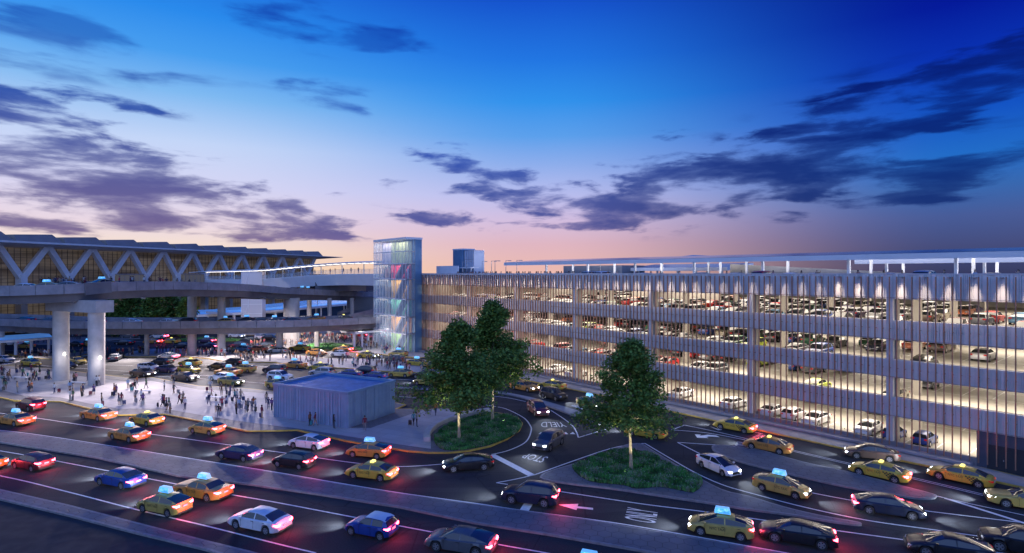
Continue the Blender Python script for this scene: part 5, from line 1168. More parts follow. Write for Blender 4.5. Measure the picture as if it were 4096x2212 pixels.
FG = [
 (cA, (115, 338), (228, 362), 'suv', 'maroon', None, 0, 1, 'dark red car with bright tail lamps beside the plaza kerb at the far left'),
 (cA, (-10, 452), (112, 470), 'crown', 'orange', 'board', 0, 1, 'orange taxi with lit roof board cut by the left edge below the dark red car'),
 (cA, (605, 412), (722, 432), 'crown', 'orange', 'board', 0, 1, 'orange taxi with roof board nearest to the plaza kerb on the left'),
 (cA, (958, 446), (1085, 470), 'sedan', 'yellow', 'dome', 0, 1, 'pale yellow taxi with small roof lamp beside the plaza kerb'),
 (cA, (820, 562), (948, 588), 'crown', 'orange', 'board', 0, 1, 'orange taxi with roof board just below the pale yellow taxi'),
 (cA, (1405, 517), (1533, 537), 'prius', 'gold', 'board', 0, 1, 'gold hatchback taxi with roof board near the bend of the yellow kerb'),
 (cA, (1622, 706), (1778, 728), 'sedan', 'purple', None, 0, 1, 'dark plum sedan with glowing tail lamps above the long median'),
 (cA, (112, 775), (235, 800), 'hatch', 'maroon', None, 0, 1, 'dark maroon hatchback at the far left below the long median'),
 (cA, (735, 897), (887, 929), 'sedan', 'blue', None, 0, 1, 'blue sedan with red tail lamps below the long median'),
 (cA, (1335, 985), (1497, 1016), 'crown', 'orange', 'board', 0, 1, 'orange boxy taxi half hidden behind a gold taxi at the lower left'),
 (cA, (1042, 1092), (1232, 1131), 'prius', 'gold', 'board', 0, 1, 'large gold hatchback taxi with bright roof board at the lower left'),
 (cA, (1725, 1215), (1945, 1262), 'sedan', 'white', None, 0, 1, 'white rounded sedan near the bottom edge left of the small blue car'),
 (cA, (-270, 772), (-118, 802), 'sedan', 'yellow', None, 0, 1, 'yellow car tail just entering at the left edge'),
 (cB, (322, 627), (466, 645), 'prius', 'white', None, 0, 1, 'white hatchback with bright tail below the kiosk'),
 (cB, (205, 764), (358, 785), 'hatch', 'black', None, 0, 1, 'black hatchback with red tail lamps below the white hatchback'),
 (cB, (757, 694), (920, 708), 'prius', 'orange', 'board', 0, 1, 'orange hatchback taxi with white roof board beside the yellow kerb corner'),
 (cB, (757, 848), (950, 872), 'sedan', 'yellow', 'dome', 0, 1, 'yellow taxi sedan with small roof lamp below the orange hatchback taxi'),
 (cB, (1487, 805), (1708, 790), 'coupe', 'black', None, 1, 0, 'sleek black fastback turning left at the stop line'),
 (cB, (738, 1260), (953, 1302), 'mini', 'blue', None, 0, 1, 'small blue car with white roof near the bottom edge'),
 (cB, (1362, 1378), (1650, 1425), 'coupe', 'grey', None, 0, 1, 'dark grey car cut by the bottom edge right of the small blue car'),
 (cC, (255, 1032), (516, 1064), 'suv', 'navy', None, 1, 1, 'dark suv with one red tail lamp behind the white lane arrow'),
 (cC, (550, 648), (628, 602), 'suv', 'grey', None, 1, 0, 'grey car with panoramic roof and lit headlamps facing us at the stop word'),
 (cC, (450, 402), (385, 352), 'suv', 'maroon', None, 1, 0, 'dark red suv with lit headlamps coming down the turn above the yield word'),
 (cC, (592, 282), (496, 257), 'suv', 'black', None, 0, 0, 'black suv beside the turn island in front of a yellow taxi'),
 (cC, (865, 348), (762, 318), 'prius', 'gold', 'board', 1, 0, 'gold taxi with blue roof board and bright headlamps left of the lone tree'),
 (cC, (482, 190), (605, 206), 'sedan', 'yellow', 'dome', 0, 0, 'yellow taxi beside the garage kerb behind the black suv'),
 (cC, (362, 213), (305, 202), 'crown', 'orange', None, 1, 0, 'orange car half hidden behind the tree at the left of the turn island'),
 (cC, (1812, 836), (1655, 768), 'prius', 'white', None, 1, 0, 'white hatchback with lit headlamps right of the lone tree'),
 (cC, (1640, 1262), (1945, 1307), 'prius', 'gold', 'board', 1, 1, 'gold taxi with large blue roof board right of the only word'),
 (cC, (1790, 487), (1968, 521), 'sedan', 'yellow', 'check', 0, 1, 'yellow taxi with red glow at the garage kerb above the curved arrow'),
 (cD, (342, 1001), (93, 938), 'prius', 'gold', 'board', 1, 0, 'gold taxi with blue roof board heading right below the divider'),
 (cD, (20, 634), (220, 674), 'sedan', 'orange', 'dome', 0, 0, 'orange taxi beside the paved divider below the garage kerb'),
 (cD, (752, 700), (1060, 735), 'sedan', 'brown', None, 1, 0, 'dark brown sedan at the garage kerb partly behind a chequered taxi'),
 (cD, (800, 822), (1068, 884), 'sedan', 'yellow', 'check', 1, 1, 'yellow chequered taxi with red tail glow above the tip of the divider'),
 (cD, (1378, 852), (1685, 920), 'sedan', 'yellow', 'check', 1, 0, 'yellow chequered taxi nearest to the garage door on the right'),
 (cD, (1925, 1068), (2190, 1110), 'crown', 'gold', None, 1, 0, 'dark gold car cut by the right edge with one lit headlamp'),
 (cD, (1165, 1150), (900, 1112), 'sedan', 'navy', None, 1, 1, 'dark car with strong red tail lamps heading right below the divider tip'),
 (cD, (187, 1312), (530, 1370), 'coupe', 'black', None, 0, 1, 'black fastback with red tail lamps at the lower right'),
 (cD, (1330, 1425), (1650, 1480), 'coupe', 'black', None, 0, 0, 'black car roof just showing at the bottom edge on the right'),
 (cD, (1870, 1390), (2180, 1450), 'suv', 'black', None, 0, 0, 'very dark car in the bottom right corner'),
 (cC, (1195, 545), (1262, 556), 'sedan', 'yellow', None, 0, 0, 'yellow car tail hidden behind the foliage of the lone tree'),
]
for crop, f, r, typ, col, taxi, hd, tl, lab in FG:
    c, a = by_wheels(crop, f, r, typ)
    o = place(typ, col, c, a, lab, taxi, head=bool(hd), tail=bool(tl), roof='white' if typ == 'mini' else None)
    if hd or typ not in ('coupe',): beam(o, SPEC[typ])
    if tl: beam(o, SPEC[typ], red=True)
tx = gp(*cC(815, 1375), 1.95); o = place('prius', 'gold', (tx.x, tx.y, 0), R(158), 'gold taxi whose blue roof board just shows at the bottom edge', 'board')

# ---- traffic further back: (crop, x left, x right, y of the near wheels, heading deg, type, colour, taxi, lights, label)
MG = [
 (k1, 148, 345, 1308, -22, 'prius', 'yellow', 'board', '', 'yellow taxi with roof board driving right beside the left pier'),
 (k1, 465, 670, 1333, -20, 'sedan', 'black', None, '', 'black sedan half hidden behind the left thick pier'),
 (k1, 620, 735, 1290, -35, 'sedan', 'gold', None, '', 'gold car between the two thick piers'),
 (k1, -60, 60, 1275, -20, 'sedan', 'silver', None, '', 'silver car nose at the left edge by the crosswalk'),
 (k1, 962, 1095, 1255, 112, 'sedan', 'grey', None, '', 'dark grey sedan seen from behind right of the second thick pier'),
 (k1, 1435, 1628, 1245, 163, 'sedan', 'silver', None, 't', 'silver sedan just below the kerb of the middle pavement'),
 (k1, 1370, 1572, 1296, 163, 'sedan', 'black', None, '', 'black sedan above the white and violet cars'),
 (k1, 1240, 1440, 1350, -20, 'prius', 'white', None, '', 'white hatchback next to a violet car'),
 (k1, 1420, 1620, 1372, -22, 'sedan', 'purple', None, '', 'violet sedan right of the white hatchback'),
 (k1, 1625, 1838, 1310, 163, 'sedan', 'yellow', 'dome', '', 'yellow taxi without board above a boarded taxi'),
 (k1, 1615, 1832, 1376, -18, 'prius', 'yellow', 'board', '', 'yellow hatchback taxi with white roof board beside the violet sedan'),
 (cA, 920, 1100, 103, -18, 'sedan', 'brown', None, 'h', 'dark sedan with lit headlamp left of the violet sedan'),
 (cA, 1230, 1418, 134, -18, 'sedan', 'brown', None, 'h', 'dark brown sedan nearest to the yellow line with lit headlamp'),
 (k1, 1895, 2108, 1343, 163, 'sedan', 'black', None, '', 'black sedan in the middle lane left of a gold taxi'),
 (k1, 2045, 2222, 1300, 163, 'sedan', 'black', None, '', 'black car touching the kerb of the middle pavement'),
 (k2, 283, 492, 1366, 163, 'prius', 'gold', 'board', '', 'gold hatchback taxi with roof board right of the two black sedans'),
 (cA, 1535, 1742, 98, 163, 'crown', 'orange', 'board', '', 'dull orange taxi with green roof board behind a front taxi'),
 (cA, 1563, 1757, 168, -18, 'prius', 'gold', 'board', 'h', 'bright gold taxi with white board closest to the crowd at the benches'),
 (cA, 1540, 1650, 136, 163, 'sedan', 'white', None, '', 'white car mostly hidden behind the bright gold taxi'),
 (k2, 545, 782, 1376, 163, 'suv', 'navy', None, '', 'dark navy suv in the middle of the road behind the kiosk'),
 (cB, 100, 290, 133, -18, 'suv', 'white', None, '', 'white suv above the left corner of the kiosk'),
 (cB, 103, 265, 192, -18, 'prius', 'gold', 'board', '', 'gold taxi cut by the left corner of the kiosk'),
 (k2, 740, 947, 1330, 163, 'crown', 'orange', 'board', '', 'orange taxi with green board at the kerb of the middle pavement'),
 (k2, 975, 1197, 1352, 166, 'sedan', 'yellow', 'check', '', 'yellow chequered taxi behind the white car above the kiosk'),
 (cB, 412, 592, 104, 166, 'suv', 'silver', None, '', 'pale silver car just above the kiosk roof'),
 (cB, 628, 790, 112, 166, 'sedan', 'blue', None, '', 'dark blue car hidden behind the kiosk roof edge'),
 (cB, 718, 906, 92, 166, 'suv', 'navy', None, '', 'dark blue suv beyond the kiosk roof'),
 (cB, 820, 965, 128, 166, 'sedan', 'blue', None, '', 'blue sedan behind the right part of the kiosk roof'),
 (cB, 995, 1168, 108, 166, 'prius', 'gold', 'board', '', 'gold taxi with blue board right of the blue cars'),
 (cB, 1190, 1330, 120, 160, 'sedan', 'black', None, '', 'black car left of the front tree behind a taxi'),
 (cB, 1180, 1360, 168, 160, 'prius', 'gold', 'board', 'h', 'gold taxi with bright headlamp peeking out left of the front tree'),
 (k2, 1188, 1368, 1222, 163, 'prius', 'white', None, '', 'white hatchback on the upper lane near the oval bed'),
 (k2, 1443, 1632, 1236, -18, 'sedan', 'yellow', 'check', 'ht', 'yellow chequered taxi with bright headlamps on the upper lane'),
 (k2, 1215, 1397, 1178, 166, 'sedan', 'orange', 'dome', 't', 'orange taxi with red glow along the oval bed'),
 (k2, 970, 1152, 1210, -16, 'sedan', 'orange', None, '', 'orange car left of the white hatchback on the upper lane'),
 (k2, 805, 1006, 1166, 168, 'crown', 'yellow', 'board', '', 'yellow taxi with green board left of the oval bed'),
 (k2, 615, 797, 1190, 168, 'sedan', 'silver', None, '', 'silver sedan on the upper lane left of the orange car'),
 (k2, 425, 602, 1176, 168, 'sedan', 'coral', None, '', 'bright orange sedan behind the crowd on the upper lane'),
 (k2, 318, 437, 1176, 168, 'prius', 'sky', 'board', '', 'pale blue taxi behind the crowd beside the slim column'),
 (k2, 235, 432, 1138, 168, 'sedan', 'navy', None, '', 'dark blue sedan on the upper lane behind the pale blue taxi'),
 (k2, 530, 652, 1143, 168, 'sedan', 'black', None, '', 'black sedan beyond the bright orange sedan'),
 (k2, 1740, 1902, 1222, 163, 'prius', 'gold', 'board', '', 'gold taxi with blue board at the foot of the glass tower'),
 (k2, 1690, 1892, 1270, 163, 'prius', 'grey', None, '', 'dark grey hatchback near the foot of the glass tower'),
 (k2, 1925, 2072, 1312, -24, 'prius', 'yellow', 'board', '', 'yellow taxi coming towards the trees from the glass tower'),
 (k2, 2090, 2210, 1345, 170, 'sedan', 'orange', None, '', 'orange car behind the left edge of the tree foliage'),
 (k2, 240, 402, 1045, -14, 'sedan', 'white', None, 'h', 'white car with lit headlamps on the back road'),
 (k2, 514, 612, 1060, -14, 'prius', 'white', None, '', 'white hatchback beside a black car on the back road'),
 (k2, 572, 695, 1068, -14, 'sedan', 'black', None, '', 'black car beside the white hatchback on the back road'),
 (k2, 1300, 1442, 1012, 168, 'sedan', 'white', None, '', 'white car behind the crowd near the slim red lit column'),
 (k2, 1400, 1552, 1040, 168, 'sedan', 'red', 'board', 't', 'red taxi with strong tail lamps behind the slim column'),
 (k1, 122, 305, 1146, 163, 'prius', 'gold', 'board', '', 'gold taxi with white board on the far left road'),
 (k1, 630, 748, 1128, 168, 'sedan', 'black', None, '', 'black car between the thick piers on the far road'),
 (k1, 735, 836, 1126, 168, 'prius', 'gold', 'board', '', 'gold taxi with blue board between the thick piers'),
 (k1, 1020, 1238, 1115, 172, 'coupe', 'black', None, '', 'long black fastback on the far road right of the thick piers'),
 (k1, 1295, 1492, 1102, 172, 'sedan', 'orange', None, 't', 'orange car on the far road beside the first slim column'),
 (k1, 1470, 1657, 1101, 172, 'sedan', 'yellow', 'check', '', 'yellow chequered taxi on the far road'),
 (k1, 1605, 1747, 1143, 170, 'sedan', 'navy', None, '', 'navy sedan left of the wide column'),
 (k1, 1378, 1532, 1052, 175, 'coupe', 'white', None, 't', 'white coupe at the top of the far road'),
 (k1, 1815, 1972, 1095, 172, 'sedan', 'purple', 'board', 't', 'violet taxi with white board and red glow between columns'),
 (k1, 1840, 1992, 1148, 172, 'sedan', 'purple', None, 't', 'plum sedan with red glow below the violet taxi'),
 (k1, 1078, 1268, 1053, 172, 'suv', 'grey', None, '', 'dark grey car at the top of the far left road'),
 (k1, 20, 160, 1120, 170, 'suv', 'white', None, '', 'white van like car under the blue glazed canopy'),
]
for crop, xl, xr, y, hd, typ, col, taxi, li, lab in MG:
    px, py = crop((xl + xr) / 2, y); sp = SPEC[typ]; a = R(hd); b = gp(px, py); off = sp['W'] / 2 - .1
    q = Vector((-math.sin(a), math.cos(a), 0));
    if q.y < 0: q = -q
    c = b + q * off; c.z = 0
    view = math.atan2(b.y, b.x)
    o = place(typ, col, c, a, lab, taxi, head='h' in li, tail='t' in li, group='vehicles in the far traffic')
    if 'h' in li: beam(o, sp)
    if 't' in li: beam(o, sp, red=True)
# ---- cars on the viaducts
def on_path(path, px, inn, zoff=-1.05):
    best = min(range(len(path) - 1), key=lambda i: abs(path[i].x / path[i].y - (px - CX) / F)); p = path[best]; q = path[min(len(path) - 1, best + 1)]
    d = (q - p); d.z = 0; d.normalize(); n_ = Vector((-d.y, d.x, 0)); t = p + n_ * inn; t.z = p.z + zoff; return t, math.atan2(d.y, d.x)
VC = [(45, 'coupe', 'navy', None, 3, 'blue fastback at the left end of the lower viaduct'), (150, 'sedan', 'navy', None, 3, 'blue car roof behind the parapet right of the blue fastback'), (310, 'sedan', 'blue', None, 3, 'blue car on the lower viaduct between the thick piers'), (505, 'sedan', 'white', None, 3, 'white car roof right of the second thick pier on the viaduct'),
      (615, 'coupe', 'white', None, 3, 'white fastback on the lower viaduct'), (722, 'suv', 'black', None, 3, 'black suv on the lower viaduct left of the wide column'), (862, 'prius', 'gold', 'board', 3, 'taxi board showing over the parapet of the lower viaduct first'), (943, 'prius', 'navy', 'board', 6, 'dark taxi with bright board on the lower viaduct'), (1003, 'sedan', 'navy', None, 5, 'dark car right of the dark taxi on the lower viaduct'),
      (1088, 'prius', 'navy', 'board', 4, 'taxi with bright board near the wide pier'), (1180, 'coupe', 'navy', None, 4, 'navy fastback on the lower viaduct under the wide pier'), (1330, 'prius', 'orange', 'board', 7, 'orange taxi on the lower viaduct near the tower'), (1430, 'sedan', 'grey', 'dome', 7, 'grey taxi on the lower viaduct right beside the tower')]
for px, typ, col, tx_, inn, lab in VC:
    t, a = on_path(lpath, px, inn); place(typ, col, t, a + math.pi, lab, tx_, group='cars on the lower viaduct')
UC = [(60, 'sedan', 'white', None, 3), (172, 'prius', 'gold', 'board', 3), (215, 'sedan', 'white', None, 8), (250, 'sedan', 'navy', None, 4), (310, 'sedan', 'silver', None, 4), (580, 'prius', 'gold', 'board', 8), (1160, 'sedan', 'white', None, 5), (1225, 'sedan', 'grey', None, 4), (1266, 'prius', 'gold', 'board', 4), (1302, 'prius', 'gold', 'board', 5), (1368, 'sedan', 'silver', None, 4), (1435, 'sedan', 'yellow', None, 4), (1465, 'sedan', 'gold', 'dome', 5), (1485, 'sedan', 'beige', None, 4)]
ORD = ['first', 'second', 'third', 'fourth', 'fifth', 'sixth', 'seventh', 'eighth', 'ninth', 'tenth', 'eleventh', 'twelfth', 'thirteenth', 'fourteenth', 'fifteenth', 'sixteenth', 'seventeenth', 'eighteenth', 'nineteenth', 'twentieth']
for i, (px, typ, col, tx_, inn) in enumerate(UC):
    t, a = on_path(upath, px, inn); place(typ, col, t, a + math.pi, '%s %s on the upper viaduct, %s vehicle from the left' % (col, 'taxi' if tx_ else 'car', ORD[i]), tx_, group='cars on the upper viaduct', detail=2 if tx_ else 0)
# ---- cars parked in the garage: rows of bays behind the facade
rnd = random.Random(21)
BAYN = {1: 'seventh', 0: 'sixth', -1: 'fifth', -2: 'fourth', -3: 'third', -4: 'second', -5: 'first'}
cols_ = ['white'] * 3 + ['silver'] * 2 + ['beige'] * 4 + ['black'] * 6 + ['grey'] * 5 + ['red'] + ['navy', 'red', 'red', 'green', 'green', 'blue', 'blue', 'coral', 'coral', 'brown', 'purple', 'sky', 'lime', 'maroon']
typs_ = ['sedan'] * 4 + ['hatch'] * 4 + ['suv'] * 3 + ['prius', 'coupe']
LVN = ['ground', 'second', 'third', 'top covered']; RW = {0: 'front', 1: 'second', 2: 'third', 3: 'fourth', 4: 'fifth'}
occ = {3: {0: .9, 1: .95, 2: .93, 3: .9, 4: .85}, 2: {0: .8, 1: .8, 2: .6}, 1: {0: .65, 1: .5, 2: .4}, 0: {0: .30, 1: .2}}
rowd = {0: (3.5, 1), 1: (15.8, -1), 2: (21.0, 1), 3: (33.2, -1), 4: (38.4, 1)}
CG = []
for lv in (3, 2, 1, 0):
    for rw, pr in occ[lv].items():
        s = -88.6; k = 0
        while s < 26:
            bay = math.floor(s / BAY) + 1; k += 1
            w_ = gw(s, rowd[rw][0]); vis = (CX - 40 < F * w_.x / w_.y + CX - 0 < 4150) if s > -60 else True
            p_ = pr
            if bay >= 1: p_ *= .5 if lv == 3 else .22
            if lv == 2 and bay <= -4: p_ *= .6
            if lv == 1 and bay <= -4: p_ *= .35
            if lv == 0: p_ = .95 if (rw == 0 and -15.7 < s < 4.5) else (.35 if rw == 0 and bay in (-1, -3) else (.1 if rw == 0 else .12))
            if rw >= 3 and s > 0: p_ *= .8
            # the far rows are only seen under the slab in the middle of the deck
            if rnd.random() < p_ and F * w_.x / w_.y + CX < 4160 and not (bay == 1 and s > 12 and rw < 2 and lv < 3):
                near_col = min(abs(s - j * BAY) for j in range(-6, 3)) < 1.3 and rw in (1, 2)
                CG.append((lv, rw, s, bay))
            s += 2.75
cnt = {}
rnd.shuffle(CG)
score = lambda t: t[1] * 10 - t[2] * .25 - t[0] * 4
CG.sort(key=score); extra = CG[285:]; CG = CG[:285]
for lv, rw, s, bay in CG:
    key = (lv, rw, bay); cnt.setdefault(key, []).append(s)
for v in cnt.values(): v.sort()
GTYPE = {'sedan': 'sedan', 'hatch': 'hatchback', 'suv': 'suv', 'prius': 'hatchback', 'coupe': 'fastback', 'mini': 'small car'}
for lv, rw, s, bay in CG:
    typ = rnd.choice(typs_); col = rnd.choice(cols_)
    if lv == 0 and rw == 0: col, typ = ('white', rnd.choice(['hatch', 'sedan'])) if s < -2.5 else ('blue', 'mini')
    if lv == 1 and rw == 0 and rnd.random() < .3: col = 'red'
    idx = cnt[(lv, rw, bay)].index(s); d, dr = rowd[rw]; flip = 1 if rnd.random() < .5 else -1
    nth = 'farthest' if s < -BAY * 5 else ''
    bn = BAYN.get(bay, 'far') if bay >= -5 else 'far end'
    lab = '%s %s parked in the %s row, %s level, %s garage bay, %s from left' % (col, GTYPE[typ], RW[rw], LVN[lv], bn, ORD[idx])
    place(typ, col, gw(s + rnd.uniform(-.12, .12), d + rnd.uniform(-.2, .2), FLO[lv] + .004), GA + math.pi / 2 * flip + rnd.uniform(-.02, .02), lab, None, 'cars parked in the garage', detail=0)
# the rest, deep inside the decks, as one mass
mass = MB(); mats_ = []
gb, gpz = car_geometry(SPEC['hatch']); cl = ['white', 'beige', 'black', 'grey', 'red', 'navy', 'silver']
for lv, rw, s, bay in extra:
    d, dr = rowd[rw]; p = gw(s, d, FLO[lv] + .004); a = GA + math.pi / 2 * rnd.choice([1, -1]); ca, sa = math.cos(a), math.sin(a); mi = rnd.randrange(len(cl))
    tr = lambda v: (p.x + v[0] * ca - v[1] * sa, p.y + v[0] * sa + v[1] * ca, p.z + v[2])
    mass.add([tr(v) for v in gb.v], gb.f, mi)
    for q in [gpz['front'], gpz['rear']] + gpz['sides']: mass.add([tr(v) for v in q.v], q.f, len(cl))
o = mass.build('parked_cars_deep', [MAT['paint_' + c] for c in cl] + [M_CGLASS], fixn=False); tag(o, 'rows of parked cars deep inside the garage decks', 'cars', kind='stuff')
# ---- cars on the garage roof
i = 0
for s, d, col, typ in ((-54, 3.4, 'white', 'sedan'), (-46, 3.4, 'silver', 'suv'), (-43, 3.4, 'white', 'suv'), (-35, 3.4, 'silver', 'sedan'), (-24.5, 3.4, 'beige', 'hatch'), (-19.5, 3.4, 'silver', 'sedan'), (-15.5, 3.4, 'red', 'suv'), (-12, 3.4, 'white', 'sedan'), (-9, 3.4, 'silver', 'sedan'), (-4, 3.4, 'navy', 'sedan'), (-1, 3.4, 'blue', 'sedan'), (2.4, 3.4, 'silver', 'suv'), (8, 3.4, 'navy', 'sedan')):
    place(typ, col, gw(s, d, ROOF + .004), GA + math.pi / 2, '%s car on the open garage roof, %s from the left along the parapet' % (col, ORD[i]), None, 'cars on the garage roof', detail=0); i += 1
for r_ in PROTO.values():
    for ch in list(r_.children):
        for g2 in list(ch.children): bpy.data.objects.remove(g2)
        bpy.data.objects.remove(ch)
    bpy.data.objects.remove(r_)
# ================================================================ people and luggage
SKINS = [mat('skin_light', (.55, .36, .27), .6), mat('skin_tan', (.36, .21, .14), .6), mat('skin_dark', (.12, .065, .045), .6)]
HAIRS = [mat('hair_dark', (.02, .015, .012), .7), mat('hair_brown', (.10, .055, .03), .7), mat('hair_blond', (.35, .25, .12), .7)]
CLO = {n: mat('cloth_' + n.replace(' ', '_'), c, .85, var=(9, .15)) for n, c in (('white', (.6, .6, .6)), ('black', (.02, .02, .025)), ('charcoal', (.06, .06, .07)), ('navy', (.025, .035, .10)), ('light blue', (.22, .36, .55)), ('red', (.40, .04, .06)),
      ('brown', (.18, .09, .05)), ('grey', (.20, .20, .21)), ('purple', (.14, .06, .22)), ('green', (.06, .14, .07)), ('orange', (.55, .16, .04)), ('pink', (.55, .25, .28)), ('tan', (.38, .28, .18)), ('teal', (.05, .25, .28)), ('yellow', (.5, .45, .15)), ('maroon', (.16, .02, .04)))}
SHOE = mat('shoe', (.03, .025, .02), .6)
def person_mesh(name, legs, arms, skirt=False, lean=0.):
    """skeleton -> skin modifier -> one continuous mesh; faces coloured by the nearest bone"""
    V = []; E_ = []; Rr = []; B = []
    def v(p, r): V.append(Vector(p)); Rr.append(r if isinstance(r, tuple) else (r, r)); return len(V) - 1
    def e(a, b, k): E_.append((a, b)); B.append((a, b, k))
    pel = v((0, 0, .95), (.13, .10)); wa = v((lean * .4, 0, 1.12), (.125, .09)); ch = v((lean * .8, 0, 1.33), (.155, .10)); nb = v((lean, 0, 1.47), (.06, .055)); hd = v((lean + .015, 0, 1.575), (.072, .085)); ht = v((lean + .01, 0, 1.68), (.07, .082))
    e(pel, wa, 'top'); e(wa, ch, 'top'); e(ch, nb, 'top'); e(nb, hd, 'skin'); e(hd, ht, 'skin')
    ends = []
    for s, L_ in ((1, legs[0]), (-1, legs[1])):
        kx, kz, ax, az = L_; h = v((0, s * .085, .88), (.095, .09)); kn = v((kx, s * .09, kz), .062); an = v((ax, s * .085, az), .042); to = v((ax + .15, s * .10, az - .045), (.035, .028))
        e(pel, h, 'leg'); e(h, kn, 'leg'); e(kn, an, 'shin'); e(an, to, 'shoe')
    for s, A_ in ((1, arms[0]), (-1, arms[1])):
        ex, ey, ez, wx, wy, wz = A_; sh = v((lean * .85, s * .185, 1.41), .058); el = v((ex, s * ey, ez), .043); wr = v((wx, s * wy, wz), .03); pa = Vector((wx, s * wy, wz)); dr = (pa - Vector((ex, s * ey, ez))).normalized(); hn = v(pa + dr * .07, (.036, .018))
        e(ch, sh, 'top'); e(sh, el, 'top'); e(el, wr, 'fore'); e(wr, hn, 'skin'); ends.append((pa + dr * .07, dr, s))
    me = bpy.data.meshes.new('sk'); me.from_pydata([tuple(p) for p in V], E_, []); o = bpy.data.objects.new('sk', me); COL.objects.link(o)
    md = o.modifiers.new('s', 'SKIN'); lay = me.skin_vertices[0].data
    for i, r in enumerate(Rr): lay[i].radius = r; lay[i].use_root = (i == 0)
    md.use_smooth_shade = True; sb = o.modifiers.new('d', 'SUBSURF'); sb.levels = 1; sb.render_levels = 1
    dg = bpy.context.evaluated_depsgraph_get(); m2 = bpy.data.meshes.new_from_object(o.evaluated_get(dg)); bpy.data.objects.remove(o)
    KI = dict(skin=0, top=1, leg=2, shin=2, fore=1, shoe=3)
    if skirt: KI['leg'] = 2; KI['shin'] = 0; KI['fore'] = 0
    vs = [tuple(a.co) for a in m2.vertices]; fs = [tuple(p.vertices) for p in m2.polygons]; mi = []
    for p in m2.polygons:
        c = p.center; best = None
        for a, b, k in B:
            A, D = V[a], V[b] - V[a]; t = max(0, min(1, (c - A).dot(D) / D.length_squared)); d = (A + D * t - c).length - (Rr[a][0] * (1 - t) + Rr[b][0] * t) * .8
            if best is None or d < best[0]: best = (d, k)
        mi.append(KI[best[1]])
    mb = MB(); mb.v = vs; mb.f = fs; mb.m = mi
    for p, dr, s in ends:                                   # four fingers and a thumb, slightly curled
        side = Vector((1, 0, 0)) - dr * dr.x; side.normalize(); nrm = dr.cross(side)
        for k, ln in enumerate((.055, .065, .06, .045)):
            a = p + dr * .02 + side * (-.024 + .016 * k); mb.tube([a, a + dr * ln * .6, a + dr * ln + nrm * .015 * s], [.008, .0075, .005], 4, 0)
        a = p - dr * .02 + side * .03; mb.tube([a, a + side * .03 + dr * .02, a + side * .035 + dr * .045], [.009, .008, .006], 4, 0)
    x = lean + .015
    mb.tube([(x + .085, 0, 1.62), (x + .112, 0, 1.59), (x + .085, 0, 1.583)], [.006, .014, .008], 5, 0)      # nose
    for s in (-1, 1):
        mb.box((x + .0, s * .08, 1.605), (.035, .014, .05), 0, 0); mb.box((x + .083, s * .03, 1.622), (.008, .02, .009), 0, 3)
    mb.box((x + .084, 0, 1.552), (.008, .04, .008), 0, 1 if False else 0)
    me = bpy.data.meshes.new(name); me.from_pydata(mb.v, [], mb.f); me.polygons.foreach_set('material_index', mb.m); me.polygons.foreach_set('use_smooth', [True] * len(me.polygons))
    for k in (SKINS[0], CLO['white'], CLO['black'], SHOE): me.materials.append(k)
    return me, lean
def hair_mesh(long_, lean):
    m = MB(); n = 12; vs = []; x = lean + .012
    for i in range(6):
        a = math.pi / 2 * i / 5
        for k in range(n):
            t = 2 * math.pi * k / n; vs.append((x - .012 + math.cos(t) * .10 * math.sin(a + .01), math.sin(t) * .088 * math.sin(a + .01), 1.655 + .085 * math.cos(a)))
    m.add(vs, [(i * n + k, i * n + (k + 1) % n, (i + 1) * n + (k + 1) % n, (i + 1) * n + k) for i in range(5) for k in range(n)])
    lo = 1.40 if long_ else 1.56
    b = [(x - .02 + math.cos(t) * .098, math.sin(t) * .09, z) for z in (1.66, (1.66 + lo) / 2, lo) for t in [math.pi * (.42 + 1.16 * k / 8) for k in range(9)]]
    m.add(b, [(i * 9 + k, i * 9 + k + 1, (i + 1) * 9 + k + 1, (i + 1) * 9 + k) for i in range(2) for k in range(8)])
    me = bpy.data.meshes.new('hair'); me.from_pydata(m.v, [], m.f); me.materials.append(HAIRS[0]); me.polygons.foreach_set('use_smooth', [True] * len(me.polygons)); return me
def skirt_mesh():
    m = MB(); n = 14; vs = [(math.cos(2 * math.pi * k / n) * r, math.sin(2 * math.pi * k / n) * r * 1.15, z) for z, r in ((1.02, .125), (.85, .165), (.52, .20)) for k in range(n)]
    m.add(vs, [(i * n + k, i * n + (k + 1) % n, (i + 1) * n + (k + 1) % n, (i + 1) * n + k) for i in range(2) for k in range(n)])
    me = bpy.data.meshes.new('skirt'); me.from_pydata(m.v, [], m.f); me.materials.append(CLO['navy']); me.polygons.foreach_set('use_smooth', [True] * n * 2); return me
ST = (.01, .50, .0, .09)
down = (-.02, .235, 1.14, .03, .25, .90)
VAR = [person_mesh('stand', (ST, (.03, .5, .04, .09)), (down, (.02, .24, 1.15, .12, .20, .95))),
       person_mesh('walk', ((.16, .52, .26, .10), (-.06, .5, -.30, .13)), ((-.12, .22, 1.16, -.06, .25, .92), (.12, .22, 1.17, .24, .2, 1.0)), lean=.03),
       person_mesh('phone', (ST, (.05, .5, .05, .09)), ((.06, .26, 1.17, .20, .13, 1.42), down)),
       person_mesh('pull', ((.14, .52, .22, .10), (-.05, .5, -.25, .12)), ((-.12, .24, 1.16, -.30, .26, .96), down), lean=.05),
       person_mesh('skirt', ((.06, .5, .08, .09), (-.03, .5, -.06, .09)), (down, (.05, .22, 1.16, .18, .12, 1.12)), True),
       person_mesh('wave', (ST, (.03, .5, .04, .09)), ((.10, .34, 1.42, .16, .36, 1.68), down)),
       person_mesh('hips', ((.02, .5, .03, .09), ST), ((-.02, .36, 1.2, .10, .15, 1.02), (-.02, .36, 1.2, .10, .15, 1.02)))]
